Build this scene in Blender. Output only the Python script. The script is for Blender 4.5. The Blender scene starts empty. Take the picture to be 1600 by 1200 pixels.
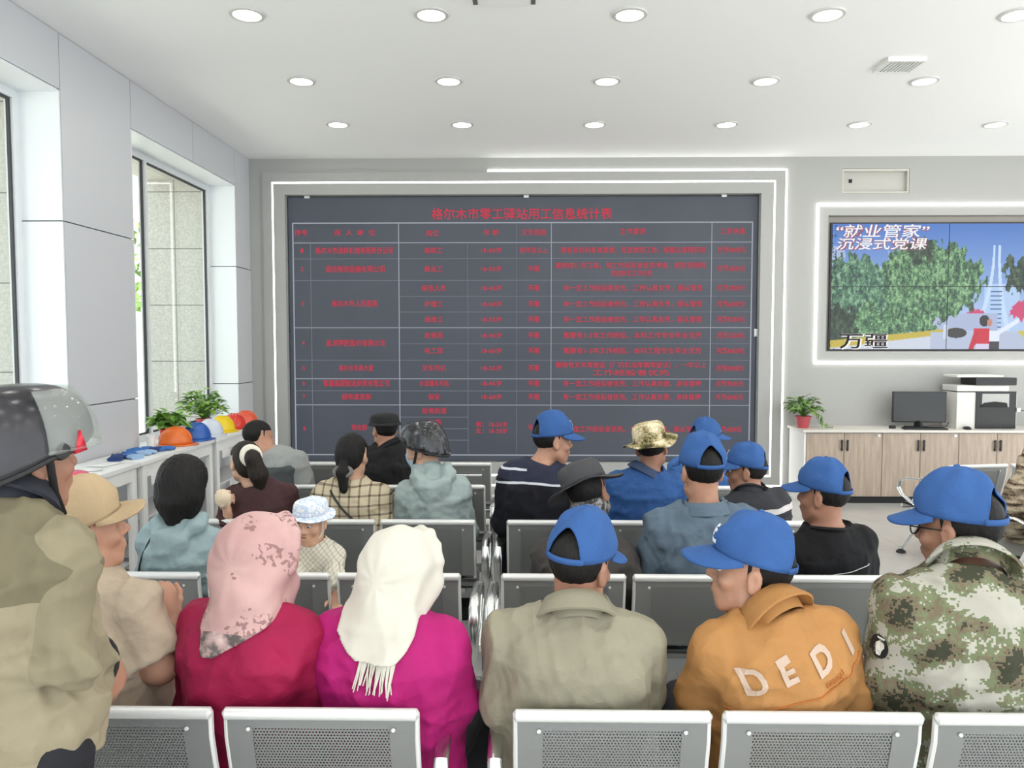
import bpy, math, random
import numpy as np
from mathutils import Vector, Matrix, Euler, noise as mnoise
from mathutils.bvhtree import BVHTree

random.seed(7); np.random.seed(7)
SC = bpy.context.scene
COL = SC.collection
PI = math.pi
R = math.radians

# ------------------------------------------------------------------ camera, world, exposure
CAM_Z, FPX = 1.74, 1200.0
cam_d = bpy.data.cameras.new('camera'); cam = bpy.data.objects.new('camera', cam_d); COL.objects.link(cam)
cam.location = (0, 0, CAM_Z)
cam.rotation_euler = Euler((R(90 - 3.1), 0, R(0.955)), 'XYZ')
cam_d.sensor_fit = 'HORIZONTAL'; cam_d.sensor_width = 36.0; cam_d.lens = 36.0 * FPX / 1600.0
cam_d.clip_start = 0.05; cam_d.clip_end = 300
SC.camera = cam
SC.view_settings.view_transform = 'Standard'; SC.view_settings.look = 'None'
SC.view_settings.gamma = 1.0; SC.view_settings.use_curve_mapping = False
SC.view_settings.exposure = 0.06
SC.cycles.use_denoising = True
SC.cycles.max_bounces = 6; SC.cycles.transparent_max_bounces = 12
SC.cycles.diffuse_bounces = 4; SC.cycles.glossy_bounces = 3
SC.cycles.caustics_reflective = False; SC.cycles.caustics_refractive = False
W = bpy.data.worlds.new('sky'); SC.world = W; W.use_nodes = True
_bg = W.node_tree.nodes['Background']
_bg.inputs[0].default_value = (0.90, 0.96, 1.0, 1); _bg.inputs[1].default_value = 2.6
_sun = bpy.data.lights.new('sun', 'SUN'); _sun.energy = 20; _sun.angle = R(2); _sun.color = (1, .96, .88)
_suno = bpy.data.objects.new('sun', _sun); COL.objects.link(_suno); _suno.rotation_euler = Vector((-.40, .10, -.91)).to_track_quat('-Z', 'Y').to_euler()
LAMP_W = 3.0          # watts of each downlight

RM = cam.rotation_euler.to_matrix()
def ray(px, py):
    return RM @ Vector(((px - 800) / FPX, -(py - 600) / FPX, -1.0))
def atY(px, py, Y):
    d = ray(px, py); t = Y / d.y
    return Vector((d.x * t, Y, CAM_Z + d.z * t))
def atZ(px, py, Z):
    d = ray(px, py); t = (Z - CAM_Z) / d.z
    return Vector((d.x * t, d.y * t, Z))
def atX(px, py, X):
    d = ray(px, py); t = X / d.x
    return Vector((X, d.y * t, CAM_Z + d.z * t))

# ------------------------------------------------------------------ tagging and linking
def tag(o, label=None, cat=None, group=None, kind=None):
    if label: o['label'] = label
    if cat: o['category'] = cat
    if group: o['group'] = group
    if kind: o['kind'] = kind
    return o
def thing(name, label, cat, loc=(0, 0, 0), rz=0, group=None):
    o = bpy.data.objects.new(name, None); COL.objects.link(o)
    o.empty_display_size = 0.1
    o.location = loc; o.rotation_euler = (0, 0, rz)
    return tag(o, label, cat, group)
def copy_tree(o, parent=None):
    c = o.copy(); COL.objects.link(c)
    if parent is not None: c.parent = parent
    for ch in list(o.children): copy_tree(ch, c)
    return c

class MB:
    """collects shapes into one mesh"""
    def __init__(s): s.v = []; s.f = []; s.m = []
    def add(s, V, F, m=0):
        n = len(s.v); s.v.extend([tuple(map(float, x)) for x in V])
        for f in F: s.f.append(tuple(n + i for i in f)); s.m.append(m)
    def box(s, x0, x1, y0, y1, z0, z1, m=0, M=None):
        V = [Vector((x, y, z)) for x in (x0, x1) for y in (y0, y1) for z in (z0, z1)]
        if M: V = [M @ v for v in V]
        s.add(V, [(0, 1, 3, 2), (4, 6, 7, 5), (0, 4, 5, 1), (2, 3, 7, 6), (0, 2, 6, 4), (1, 5, 7, 3)], m)
    def rbox(s, x0, x1, y0, y1, z0, z1, r=0.005, m=0, M=None):
        """box with chamfered vertical and horizontal edges"""
        import bmesh
        bm = bmesh.new(); bmesh.ops.create_cube(bm, size=1)
        for v in bm.verts:
            v.co = Vector(((x0 + x1) / 2 + v.co.x * (x1 - x0), (y0 + y1) / 2 + v.co.y * (y1 - y0), (z0 + z1) / 2 + v.co.z * (z1 - z0)))
        bmesh.ops.bevel(bm, geom=bm.edges[:], offset=r, segments=2, profile=0.7, affect='EDGES')
        bm.verts.index_update()
        V = [(M @ v.co if M else v.co.copy()) for v in bm.verts]
        s.add(V, [tuple(v.index for v in f.verts) for f in bm.faces], m); bm.free()
    def quad(s, a, b, c, d, m=0): s.add([a, b, c, d], [(0, 1, 2, 3)], m)
    def tube(s, pts, rad, n=10, m=0, ry=None, closed=False, cap=True, up=(0, 0, 1), side=None):
        """swept (elliptic) tube; rad across 'side', ry along the other axis"""
        pts = [Vector(p) for p in pts]; N = len(pts)
        rads = rad if isinstance(rad, (list, tuple)) else [rad] * N
        rings = []
        prev = None
        for i, p in enumerate(pts):
            if closed: t = pts[(i + 1) % N] - pts[i - 1]
            else: t = pts[min(i + 1, N - 1)] - pts[max(i - 1, 0)]
            t = t.normalized() if t.length > 1e-9 else Vector((0, 0, 1))
            if side is not None: a = Vector(side) - t * t.dot(Vector(side))
            elif prev is None:
                u = Vector(up); a = t.cross(u)
                if a.length < 1e-3: a = t.cross(Vector((1, 0, 0)))
            else: a = prev - t * prev.dot(t)
            if a.length < 1e-6: a = t.orthogonal()
            a.normalize(); prev = a; b = t.cross(a)
            r1 = rads[i]; r2 = r1 if ry is None else ry * (r1 / max(rads[0], 1e-9))
            rings.append([p + a * (r1 * math.cos(2 * PI * k / n)) + b * (r2 * math.sin(2 * PI * k / n)) for k in range(n)])
        V = [q for r_ in rings for q in r_]; F = []
        M_ = N if closed else N - 1
        for i in range(M_):
            j = (i + 1) % N
            for k in range(n):
                F.append((i * n + k, i * n + (k + 1) % n, j * n + (k + 1) % n, j * n + k))
        if cap and not closed:
            F.append(tuple(range(n - 1, -1, -1))); F.append(tuple((N - 1) * n + k for k in range(n)))
        s.add(V, F, m)
    def lathe(s, prof, n=24, m=0, M=None, c=(0, 0)):
        V = []; F = []; N = len(prof)
        for r, z in prof:
            for k in range(n):
                a = 2 * PI * k / n
                p = Vector((c[0] + r * math.cos(a), c[1] + r * math.sin(a), z)); V.append(M @ p if M else p)
        for i in range(N - 1):
            for k in range(n):
                F.append((i * n + k, i * n + (k + 1) % n, (i + 1) * n + (k + 1) % n, (i + 1) * n + k))
        if prof[0][0] > 1e-6: F.append(tuple(range(n - 1, -1, -1)))
        if prof[-1][0] > 1e-6: F.append(tuple((N - 1) * n + k for k in range(n)))
        s.add(V, F, m)
    def grid(s, G, m=0, wrap=False):
        """G[i][j] points"""
        a = len(G); b = len(G[0]); V = [p for r_ in G for p in r_]; F = []
        for i in range(a - 1):
            for j in range(b if wrap else b - 1):
                k = (j + 1) % b
                F.append((i * b + j, i * b + k, (i + 1) * b + k, (i + 1) * b + j))
        s.add(V, F, m)
    def build(s, name, mats, parent=None, smooth=True, loc=None, solid=None, auto=35):
        me = bpy.data.meshes.new(name); me.from_pydata(s.v, [], s.f)
        if not isinstance(mats, (list, tuple)): mats = [mats]
        for x in mats: me.materials.append(x)
        if len(mats) > 1: me.polygons.foreach_set('material_index', s.m)
        import bmesh
        bm = bmesh.new(); bm.from_mesh(me); bmesh.ops.remove_doubles(bm, verts=bm.verts, dist=1e-5)
        bmesh.ops.recalc_face_normals(bm, faces=bm.faces); bm.to_mesh(me); bm.free()
        if smooth:
            me.polygons.foreach_set('use_smooth', [True] * len(me.polygons))
            if auto: me.set_sharp_from_angle(angle=R(auto))
        me.update()
        o = bpy.data.objects.new(name, me); COL.objects.link(o)
        if parent is not None: o.parent = parent
        if loc is not None: o.location = loc
        if solid:
            md = o.modifiers.new('thick', 'SOLIDIFY'); md.thickness = solid; md.offset = 0
        return o

# ------------------------------------------------------------------ materials
class NT:
    def __init__(s, name):
        s.mat = bpy.data.materials.new(name); s.mat.use_nodes = True
        s.t = s.mat.node_tree; s.n = s.t.nodes; s.l = s.t.links
        s.b = s.n['Principled BSDF']; s.out = s.n['Material Output']
    def N(s, typ, **kw):
        n = s.n.new(typ)
        for k, v in kw.items():
            if k.startswith('i_'):
                key = k[2:]; key = int(key) if key.isdigit() else key.replace('_', ' ')
                s.inp(n, key, v)
            else: setattr(n, k, v)
        return n
    def inp(s, n, key, v):
        if isinstance(v, bpy.types.NodeSocket): s.l.new(v, n.inputs[key])
        else: n.inputs[key].default_value = v
    def math(s, op, a, b=None, c=None, clamp=False):
        n = s.n.new('ShaderNodeMath'); n.operation = op; n.use_clamp = clamp
        for i, x in enumerate((a, b, c)):
            if x is not None: s.inp(n, i, x)
        return n.outputs[0]
    def mix(s, fac, a, b):
        n = s.n.new('ShaderNodeMix'); n.data_type = 'RGBA'
        s.inp(n, 0, fac); s.inp(n, 6, a); s.inp(n, 7, b)
        return n.outputs[2]
    def ramp(s, fac, stops, interp='LINEAR'):
        n = s.n.new('ShaderNodeValToRGB'); n.color_ramp.interpolation = interp
        e = n.color_ramp.elements
        while len(e) < len(stops): e.new(0.5)
        for i, (p, c) in enumerate(stops):
            e[i].position = p; e[i].color = (*c, 1) if len(c) == 3 else c
        s.l.new(fac, n.inputs[0]); return n.outputs[0]
    def coord(s, kind='Object'):
        return s.n.new('ShaderNodeTexCoord').outputs[kind]
    def attr(s, name, out='Vector'):
        n = s.n.new('ShaderNodeAttribute'); n.attribute_name = name; return n.outputs[out]
    def sep(s, v):
        n = s.n.new('ShaderNodeSeparateXYZ'); s.l.new(v, n.inputs[0]); return n.outputs
    def noise(s, scale, vec=None, detail=3, rough=.5, out='Fac'):
        n = s.n.new('ShaderNodeTexNoise'); n.inputs['Scale'].default_value = scale
        n.inputs['Detail'].default_value = detail; n.inputs['Roughness'].default_value = rough
        if vec is not None: s.l.new(vec, n.inputs['Vector'])
        return n.outputs[out]
    def mapping(s, vec, scale=(1, 1, 1), rot=(0, 0, 0), loc=(0, 0, 0)):
        n = s.n.new('ShaderNodeMapping'); s.l.new(vec, n.inputs[0])
        n.inputs['Scale'].default_value = scale; n.inputs['Rotation'].default_value = rot; n.inputs['Location'].default_value = loc
        return n.outputs[0]
    def bump(s, h, strength=.3, dist=.01):
        n = s.n.new('ShaderNodeBump'); n.inputs['Strength'].default_value = strength; n.inputs['Distance'].default_value = dist
        s.l.new(h, n.inputs['Height']); s.l.new(n.outputs[0], s.b.inputs['Normal'])
    def set(s, color=None, rough=None, metal=None, spec=None, emit=None, estr=None):
        if color is not None: s.inp(s.b, 'Base Color', color if isinstance(color, bpy.types.NodeSocket) else (*color, 1))
        if rough is not None: s.inp(s.b, 'Roughness', rough)
        if metal is not None: s.inp(s.b, 'Metallic', metal)
        if spec is not None: s.inp(s.b, 'Specular IOR Level', spec)
        if emit is not None:
            s.inp(s.b, 'Emission Color', emit if isinstance(emit, bpy.types.NodeSocket) else (*emit, 1))
            s.inp(s.b, 'Emission Strength', 1.0 if estr is None else estr)
        return s
def sr(r, g, b):
    f = lambda c: (c / 255 / 12.92) if c / 255 <= .04045 else ((c / 255 + .055) / 1.055) ** 2.4
    return (f(r), f(g), f(b))
def plain(name, color, rough=.5, metal=0, spec=.5, bump=None):
    m = NT(name).set(color, rough, metal, spec)
    if bump: m.bump(m.noise(bump[0], m.coord(), 4), bump[1], bump[2] if len(bump) > 2 else .01)
    return m.mat
def glow(name, color, s):
    m = NT(name).set((0, 0, 0), .5, 0, .2, color, s); return m.mat

M = {}
M['paint'] = plain('wall_paint', (.42, .42, .405), .75, 0, .3, (60, .05, .003))
M['ceil'] = plain('ceiling_paint', (.93, .93, .925), .9, 0, .2)
M['panel'] = plain('grey_wall_panel', (.60, .61, .63), .35, 0, .5)
M['joint'] = plain('dark_joint', (.03, .03, .035), .8)
M['reveal'] = plain('pale_reveal_panel', (.80, .83, .85), .4)
M['frame_w'] = plain('white_window_frame', (.75, .77, .78), .4)
M['frame_d'] = plain('dark_gasket', (.04, .04, .045), .5)
M['white'] = plain('white_laminate', (.82, .82, .80), .4)
M['black'] = plain('black_plastic', (.012, .012, .013), .4)
M['blackm'] = plain('black_matte', (.01, .01, .01), .7)
M['steel'] = plain('chrome_steel', (.74, .75, .74), .26, 1.0)
M['silver'] = plain('silver_paint_and_lit_steel', (.74, .74, .72), .32, .25)
M['beam'] = plain('grey_steel_beam', (.45, .46, .46), .4, .5)
M['rubber'] = plain('black_rubber', (.015, .015, .015), .6)
def m_floor():
    m = NT('polished_floor_tile'); c = m.coord(); x, y, z = m.sep(c)
    fx = m.math('FRACT', m.math('DIVIDE', x, .8)); fy = m.math('FRACT', m.math('DIVIDE', y, .8))
    g = m.math('MAXIMUM', m.math('LESS_THAN', fx, .005), m.math('LESS_THAN', fy, .005))
    n = m.noise(3, c, 5)
    base = m.ramp(n, [(.3, (.52, .51, .485)), (.7, (.58, .57, .545))])
    m.set(m.mix(g, base, (.36, .35, .33, 1)), .16, 0, .5); return m.mat
M['floor'] = m_floor()
def m_perf():
    m = NT('perforated_grey_steel'); c = m.coord(); x, y, z = m.sep(c)
    P = .0085
    row = m.math('FLOOR', m.math('DIVIDE', z, P))
    off = m.math('MULTIPLY', m.math('MODULO', m.math('ABSOLUTE', row), 2.0), .5)
    u = m.math('SUBTRACT', m.math('FRACT', m.math('ADD', m.math('DIVIDE', x, P), off)), .5)
    v = m.math('SUBTRACT', m.math('FRACT', m.math('DIVIDE', z, P)), .5)
    d = m.math('SQRT', m.math('ADD', m.math('MULTIPLY', u, u), m.math('MULTIPLY', v, v)))
    hole = m.math('LESS_THAN', d, .29)
    m.set((.25, .255, .25), .42, .35)
    tr = m.N('ShaderNodeBsdfTransparent'); mx = m.N('ShaderNodeMixShader')
    m.l.new(hole, mx.inputs[0]); m.l.new(m.b.outputs[0], mx.inputs[1]); m.l.new(tr.outputs[0], mx.inputs[2])
    m.l.new(mx.outputs[0], m.out.inputs[0]); return m.mat
M['perf'] = m_perf()
M['seatgrey'] = plain('grey_seat_steel', (.25, .255, .25), .42, .35)
def m_glass():
    m = NT('window_glass')
    tr = m.N('ShaderNodeBsdfTransparent'); gl = m.N('ShaderNodeBsdfGlossy'); gl.inputs['Roughness'].default_value = .02
    tr.inputs[0].default_value = (.95, .98, .97, 1)
    mx = m.N('ShaderNodeMixShader'); mx.inputs[0].default_value = .05
    m.l.new(tr.outputs[0], mx.inputs[1]); m.l.new(gl.outputs[0], mx.inputs[2])
    m.l.new(mx.outputs[0], m.out.inputs[0]); return m.mat
M['glass'] = m_glass()
def m_visor():
    m = NT('clear_visor_plastic')
    tr = m.N('ShaderNodeBsdfTransparent'); gl = m.N('ShaderNodeBsdfPrincipled')
    gl.inputs['Roughness'].default_value = .08; gl.inputs['Base Color'].default_value = (.75, .77, .75, 1)
    tr.inputs[0].default_value = (.9, .92, .9, 1)
    mx = m.N('ShaderNodeMixShader'); mx.inputs[0].default_value = .16
    m.l.new(tr.outputs[0], mx.inputs[1]); m.l.new(gl.outputs[0], mx.inputs[2])
    m.l.new(mx.outputs[0], m.out.inputs[0]); return m.mat
M['visor'] = m_visor()
def m_stone():
    m = NT('pale_granite_cladding'); c = m.coord(); x, y, z = m.sep(c)
    fz = m.math('FRACT', m.math('DIVIDE', m.math('ADD', z, .30), .61))
    fx = m.math('FRACT', m.math('DIVIDE', m.math('ADD', x, 3.8), .6))
    g = m.math('MAXIMUM', m.math('LESS_THAN', fz, .016), m.math('LESS_THAN', fx, .014))
    n = m.noise(45, c, 6, .7)
    base = m.ramp(n, [(.32, (.40, .385, .35)), (.68, (.60, .585, .54))])
    m.set(m.mix(g, base, (.18, .17, .16, 1)), .8); return m.mat
M['stone'] = m_stone()
def m_wood():
    m = NT('pale_oak_laminate'); c = m.mapping(m.coord(), (14, 14, 1.1))
    n = m.noise(2.2, c, 6, .65); n2 = m.noise(9, m.mapping(m.coord(), (25, 25, .7)), 3)
    f = m.math('ADD', m.math('MULTIPLY', n, .7), m.math('MULTIPLY', n2, .3))
    m.set(m.ramp(f, [(.30, sr(150, 132, 116)), (.5, sr(176, 158, 142)), (.72, sr(196, 180, 163))]), .45); return m.mat
M['wood'] = m_wood()

# ------------------------------------------------------------------ room numbers
YB = 8.75                      # back wall
ZC = 3.81                      # ceiling
XL = -3.12                     # left wall face
XR = 7.6
YN = -3.2                      # unseen side behind the camera, left open so sky light fills the room
ZH = 3.43                      # window head
SILL = .86
XG = XL - .31                  # glass plane
# ------------------------------------------------------------------ floor and ceiling
b = MB(); b.box(XL - .6, XR, YN, YB + .3, -.12, 0); tag(b.build('floor', M['floor'], smooth=False), 'pale glossy tiled floor', kind='structure')
b = MB(); b.box(XL - .6, XR, YN, YB + .3, ZC, ZC + .15); tag(b.build('ceiling', M['ceil'], smooth=False), 'flat white plaster ceiling', kind='structure')

# ------------------------------------------------------------------ left wall: panels with dark open joints, deep window reveals
WINS = [(6.13, 8.32), (3.0, 5.2), (-.3, 2.0)]  # the last one is out of view, added to let in more daylight
b = MB(); g = .004
def panel(y0, y1, z0, z1): b.box(XL - .02, XL, y0 + g, y1 - g, z0 + g, z1 - g, 0)
piers = [(8.32, YB), (5.2, 6.13), (2.0, 3.0), (YN, -.3)]
for y0, y1 in piers:
    b.box(XL - .30, XL - .02, y0 + .003, y1 - .003, 0, ZH, 1)
    zs = [0, SILL, 1.29, 2.56, ZC]
    for z0, z1 in zip(zs[:-1], zs[1:]): panel(y0, y1, z0, z1)
for y0, y1 in WINS:
    b.box(XL - .30, XL - .02, y0 - .003, y1 + .003, ZH + .02, ZC, 1)
    b.box(XL - .30, XL - .02, y0 - .003, y1 + .003, 0, SILL - .03, 1)
    ym = 7.27 if y0 > 6 else (y0 + y1) / 2
    for a, c in ((y0, ym), (ym, y1)): panel(a, c, ZH, ZC); panel(a, c, 0, SILL)
    for yy, dr in ((y1, -1), (y0, 1)):           # reveals
        for z0, z1 in ((SILL, 1.29), (1.29, 2.56), (2.56, ZH)):
            ya, yb = sorted((yy, yy + dr * .012)); b.box(XL - .31, XL - .003, ya, yb, z0 + g, z1 - g, 2)
    b.box(XL - .31, XL - .003, y0 + .012, y1 - .012, ZH - .012, ZH, 2)
    b.box(XL - .31, XL - .003, y0 + .012, y1 - .012, SILL - .02, SILL, 2)
tag(b.build('wall_left', [M['panel'], M['joint'], M['reveal']], smooth=False), 'light grey panelled wall with deep window reveals', kind='structure')
b = MB()
for y0, y1 in piers: b.box(XL - .98, XL - .31, y0 + .02, y1 + (.3 if y1 > 8 else -.02), -.1, ZC + .1)
b.box(XL - .98, XL - .31, YN, YB + .3, ZH + .06, ZC + .5); b.box(XL - .5, XL - .33, YN, YB + .3, -.1, SILL - .05)
tag(b.build('wall_outside_left', M['stone'], smooth=False), 'granite clad outer wall seen through the windows', kind='structure')
for i, (y0, y1) in enumerate(WINS):
    w = bpy.data.objects.new('window_%d' % (i + 1), None); COL.objects.link(w); tag(w, kind='structure')
    f = MB(); fw = .055; x0, x1 = XG - .03, XG + .03
    ya, yb = y0 + .012, y1 - .012; z0, z1 = SILL, ZH - .012
    f.box(x0, x1, ya, ya + fw, z0, z1); f.box(x0, x1, yb - fw, yb, z0, z1)
    f.box(x0, x1, ya + fw, yb - fw, z0, z0 + fw); f.box(x0, x1, ya + fw, yb - fw, z1 - fw, z1)
    ym = ya + (yb - ya) * .36
    f.box(x0, x1, ym - .02, ym + .02, z0 + fw, z1 - fw)
    f.build('window_frame', M['frame_w'], w, smooth=False)
    f = MB(); e = .016
    for (c, d) in ((ya + fw, ym - .02), (ym + .02, yb - fw)):
        f.box(XG - .008, XG + .012, c, c + e, z0 + fw, z1 - fw); f.box(XG - .008, XG + .012, d - e, d, z0 + fw, z1 - fw)
        f.box(XG - .008, XG + .012, c + e, d - e, z1 - fw - e, z1 - fw); f.box(XG - .008, XG + .012, c + e, d - e, z0 + fw, z0 + fw + e)
    f.build('gasket', M['frame_d'], w, smooth=False)
    f = MB()
    for (c, d) in ((ya + fw, ym - .02), (ym + .02, yb - fw)): f.box(XG - .003, XG + .003, c + e, d - e, z0 + fw + e, z1 - fw - e)
    f.build('pane', M['glass'], w, smooth=False)

# ------------------------------------------------------------------ outdoors, seen through the windows
b = MB(); b.box(-60, XL - .4, -40, 60, -.4, -.12)
tag(b.build('ground', plain('paving', (.46, .45, .42), .9, 0, .2), smooth=False), 'grey paving outside the windows', kind='structure')
def outside_tree(loc, label, h):
    t = thing('street_tree', label, 'tree', loc, 0, 'trees outside the window')
    k = MB(); k.tube([(0, 0, 0), (.05, .02, h * .3), (-.03, .04, h * .6)], [.14, .11, .07], 10)
    for a in range(5): k.tube([(0, 0, h * .4), (.5 * math.cos(a * 1.3), .5 * math.sin(a * 1.3), h * .65)], [.06, .025], 6)
    k.build('trunk', plain('bark', (.09, .065, .045), .9), t)
    V = MB(); rs = np.random.RandomState(int(h * 10))
    for q in range(900):
        d = rs.normal(size=3); d /= np.linalg.norm(d); p = d * (rs.rand() ** .4) * np.array([1.5, 1.5, h * .36]) + np.array([0, 0, h * .68])
        n1 = rs.normal(size=3); n1 /= np.linalg.norm(n1); n2 = np.cross(n1, d); n2 /= np.linalg.norm(n2) + 1e-6
        a = n1 * .16; c = n2 * .07
        V.add([p - a, p + c, p + a, p - c], [(0, 1, 2, 3)])
    V.build('foliage', plain('outdoor_leaf', (.16, .27, .07), .7), t, smooth=False)
outside_tree((-9.2, 15.6, -.12), 'leafy tree outside beyond the far window', 5.2)
b = MB(); b.box(-30, -13, 24, 40, -.1, 7)
for i in range(6):
    for j in range(2): b.box(-29 + i * 2.6, -27.6 + i * 2.6, 23.95, 24, 1 + j * 3, 2.8 + j * 3, 1)
tag(b.build('building', [plain('pale_render', (.62, .61, .58), .8), plain('far_window', (.10, .13, .16), .2)], smooth=False), 'pale building far outside the far window', 'building')

# ------------------------------------------------------------------ back wall with two niches
def P2(px, py, Y=YB): return atY(px, py, Y)
XB = lambda px, Y=YB: atY(px, 500, Y).x
ZB = lambda py, px=820, Y=YB: atY(px, py, Y).z
led = (XB(449), XB(1185), ZB(722), ZB(304))
tv = (XB(1291), XB(1672), ZB(549, 1450), ZB(336, 1450))
acp = (XB(1311), XB(1415), ZB(302, 1360), ZB(263, 1360))
b = MB(); XA = XL - .3
holes = [led, tv, acp]
xs = sorted({XA, XR} | {h[0] for h in holes} | {h[1] for h in holes}); zs = sorted({0, ZC} | {h[2] for h in holes} | {h[3] for h in holes})
for x0, x1 in zip(xs[:-1], xs[1:]):
    for z0, z1 in zip(zs[:-1], zs[1:]):
        cx, cz = (x0 + x1) / 2, (z0 + z1) / 2
        if any(h[0] < cx < h[1] and h[2] < cz < h[3] for h in holes): continue
        b.box(x0, x1, YB, YB + .25, z0, z1)
for h in holes: b.box(h[0], h[1], YB + .14, YB + .25, h[2], h[3])
tag(b.build('wall_back', M['paint'], smooth=False), 'pale grey wall holding the big display board', kind='structure')
b = MB(); b.box(XA, XB(1240), YB - .012, YB, 0, .09); tag(b.build('baseboard_back', M['paint'], smooth=False), kind='structure')
b = MB(); b.box(XR, XR + .2, 7.0, YB + .3, 0, ZC); tag(b.build('wall_right', M['paint'], smooth=False), 'pale grey wall on the far right', kind='structure')  # stops short; the unseen side is left open to sky light
# raised surround of the board
ro = (XB(413), XB(1224), ZB(758), ZB(267)); ri = (XB(430), XB(1206), ZB(742), ZB(285))
def ring_boxes(mb, o, i, y0, y1, m=0):
    mb.box(o[0], o[1], y0, y1, i[3], o[3], m); mb.box(o[0], o[1], y0, y1, o[2], i[2], m)
    mb.box(o[0], i[0], y0, y1, i[2], i[3], m); mb.box(i[1], o[1], y0, y1, i[2], i[3], m)
def grow(r, d): return (r[0] - d, r[1] + d, r[2] - d, r[3] + d)
b = MB(); ring_boxes(b, grow(ro, -.012), grow(ri, .012), YB - .025, YB); ring_boxes(b, grow(ri, -.012), led, YB - .035, YB)
tag(b.build('trim_1', M['paint'], smooth=False), 'stepped frame around the display board', kind='structure')
LIT = glow('lit_led_strip', (1, 1, .97), 6.0)
DIM = plain('unlit_strip_cover', (.42, .42, .41), .5)
def strip_ring(r, w, unlit, label, y0):
    t = thing('light_strip', label, 'light', ((r[0] + r[1]) / 2, y0, r[2])); lx, ly, lz = t.location
    def seg(x0, x1, z0, z1, lit=True):
        q = MB(); q.box(x0 - lx, x1 - lx, -.014, 0, z0 - lz, z1 - lz); q.build('lit_strip' if lit else 'unlit_strip', LIT if lit else DIM, t, smooth=False)
    h = w / 2
    if unlit:
        xm = XB(762); seg(r[0] - h, xm, r[3] - h, r[3] + h, False); seg(xm, r[1] + h, r[3] - h, r[3] + h)
        seg(r[0] - h, r[0] + h, r[2] + h, r[3] - h, False)
    else:
        seg(r[0] - h, r[1] + h, r[3] - h, r[3] + h); seg(r[0] - h, r[0] + h, r[2] + h, r[3] - h)
    seg(r[1] - h, r[1] + h, r[2] + h, r[3] - h); seg(r[0] - h, r[1] + h, r[2] - h, r[2] + h)
strip_ring(ro, .018, True, 'outer light strip round the display board, dark along its upper left', YB)
strip_ring(ri, .018, False, 'inner fully lit light strip round the display board', YB - .002)
rt = (XB(1274), XB(1690), ZB(567, 1450), ZB(319, 1450))
strip_ring(rt, .020, False, 'lit rectangular light strip round the video wall', YB)

# ------------------------------------------------------------------ writing
def text_mesh(s, size, x, z, align='CENTER', xscale=1.0, bold=0.0, shear=0.0):
    cu = bpy.data.curves.new('t', 'FONT'); cu.body = s; cu.size = size; cu.align_x = align; cu.align_y = 'CENTER'; cu.offset = bold; cu.shear = shear
    cu.resolution_u = 3
    o = bpy.data.objects.new('t', cu); COL.objects.link(o)
    bpy.context.view_layer.update()
    me = o.to_mesh(); V = [(v.co.x * xscale + x, v.co.y + z) for v in me.vertices]; F = [tuple(p.vertices) for p in me.polygons]
    o.to_mesh_clear(); bpy.data.objects.remove(o); bpy.data.curves.remove(cu)
    return V, F

# ------------------------------------------------------------------ the information board
YS = YB + .045
board = thing('display_board', 'large dark electronic job board filled with red table text', 'display board', ((led[0] + led[1]) / 2, YS, led[2]))
BX, BY, BZ = board.location
sX = lambda px: atY(px, 520, YS).x - BX
sZ = lambda py, px=815: atY(px, py, YS).z - BZ
def m_led():
    m = NT('dark_led_panel'); c = m.coord(); x, y, z = m.sep(c)
    fx = m.math('FRACT', m.math('DIVIDE', x, .32)); fz = m.math('FRACT', m.math('DIVIDE', z, .16))
    g = m.math('MAXIMUM', m.math('LESS_THAN', fx, .006), m.math('LESS_THAN', fz, .012))
    n = m.noise(1.2, c, 3)
    base = m.ramp(n, [(.3, (.040, .043, .050)), (.7, (.052, .056, .066))])
    m.set(m.mix(m.math('MULTIPLY', g, .4), base, (.03, .03, .035, 1)), .55, 0, .4, (.10, .12, .17), .28); return m.mat
q = MB(); q.box(sX(453), sX(1181), 0, .05, sZ(720), sZ(308)); q.build('screen_panel', m_led(), board, smooth=False)
q = MB(); q.box(led[0] - BX + .004, led[1] - BX - .004, .03, .07, .004, led[3] - BZ - .004); q.build('backing_frame', plain('dark_alu', (.10, .10, .105), .5), board, smooth=False)
for px in (483, 822, 1128):
    q = MB(); q.rbox(sX(px - 4), sX(px + 4), -.02, .03, sZ(309), sZ(305), .003); q.build('clamp', M['silver'], board)
q = MB(); q.rbox(sX(1178), sX(1183), -.02, .03, sZ(526), sZ(514), .003); q.build('clamp', M['silver'], board)
LINE = glow('board_line', (.55, .58, .66), .62); LINE2 = glow('board_line_faint', (.40, .43, .52), .42); RED = glow('board_red_text', (.75, .045, .085), .80)
cx = [460, 487, 624, 731, 807, 861, 1110, 1173]
ry_=None; ry = [348, 379, 404, 438, 463, 487.5, 512, 537, 563, 592, 611, 633, 711]
q = MB(); w1 = .0075; fy0, fy1 = -.006, 0
def hl(x0, x1, py, w=w1, m=0): q.box(sX(x0), sX(x1), fy0, fy1, sZ(py) - w / 2, sZ(py) + w / 2, m)
def vl(px, y0, y1, w=w1, m=0): q.box(sX(px) - w / 2, sX(px) + w / 2, fy0 - .001, fy1, sZ(y1), sZ(y0), m)
hl(460, 1173, 348, .013); hl(460, 1173, 711, .013); vl(460, 348, 711, .012); vl(1173, 348, 711, .012)
for yv in ry[1:-1]:
    part = yv in (463, 487.5, 537)
    hl(624 if part else 460, 1173, yv, w1, 0 if yv in (512, 633, 592, 379) else 1)
for yv in (652, 670, 688): hl(624, 731, yv, w1, 1)
vl(487, 379, 711, .006, 1); vl(624, 348, 711, .009); vl(731, 379, 711, .006, 1); vl(807, 348, 711, .006, 1); vl(861, 348, 711, .008); vl(1110, 348, 711, .007)
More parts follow.
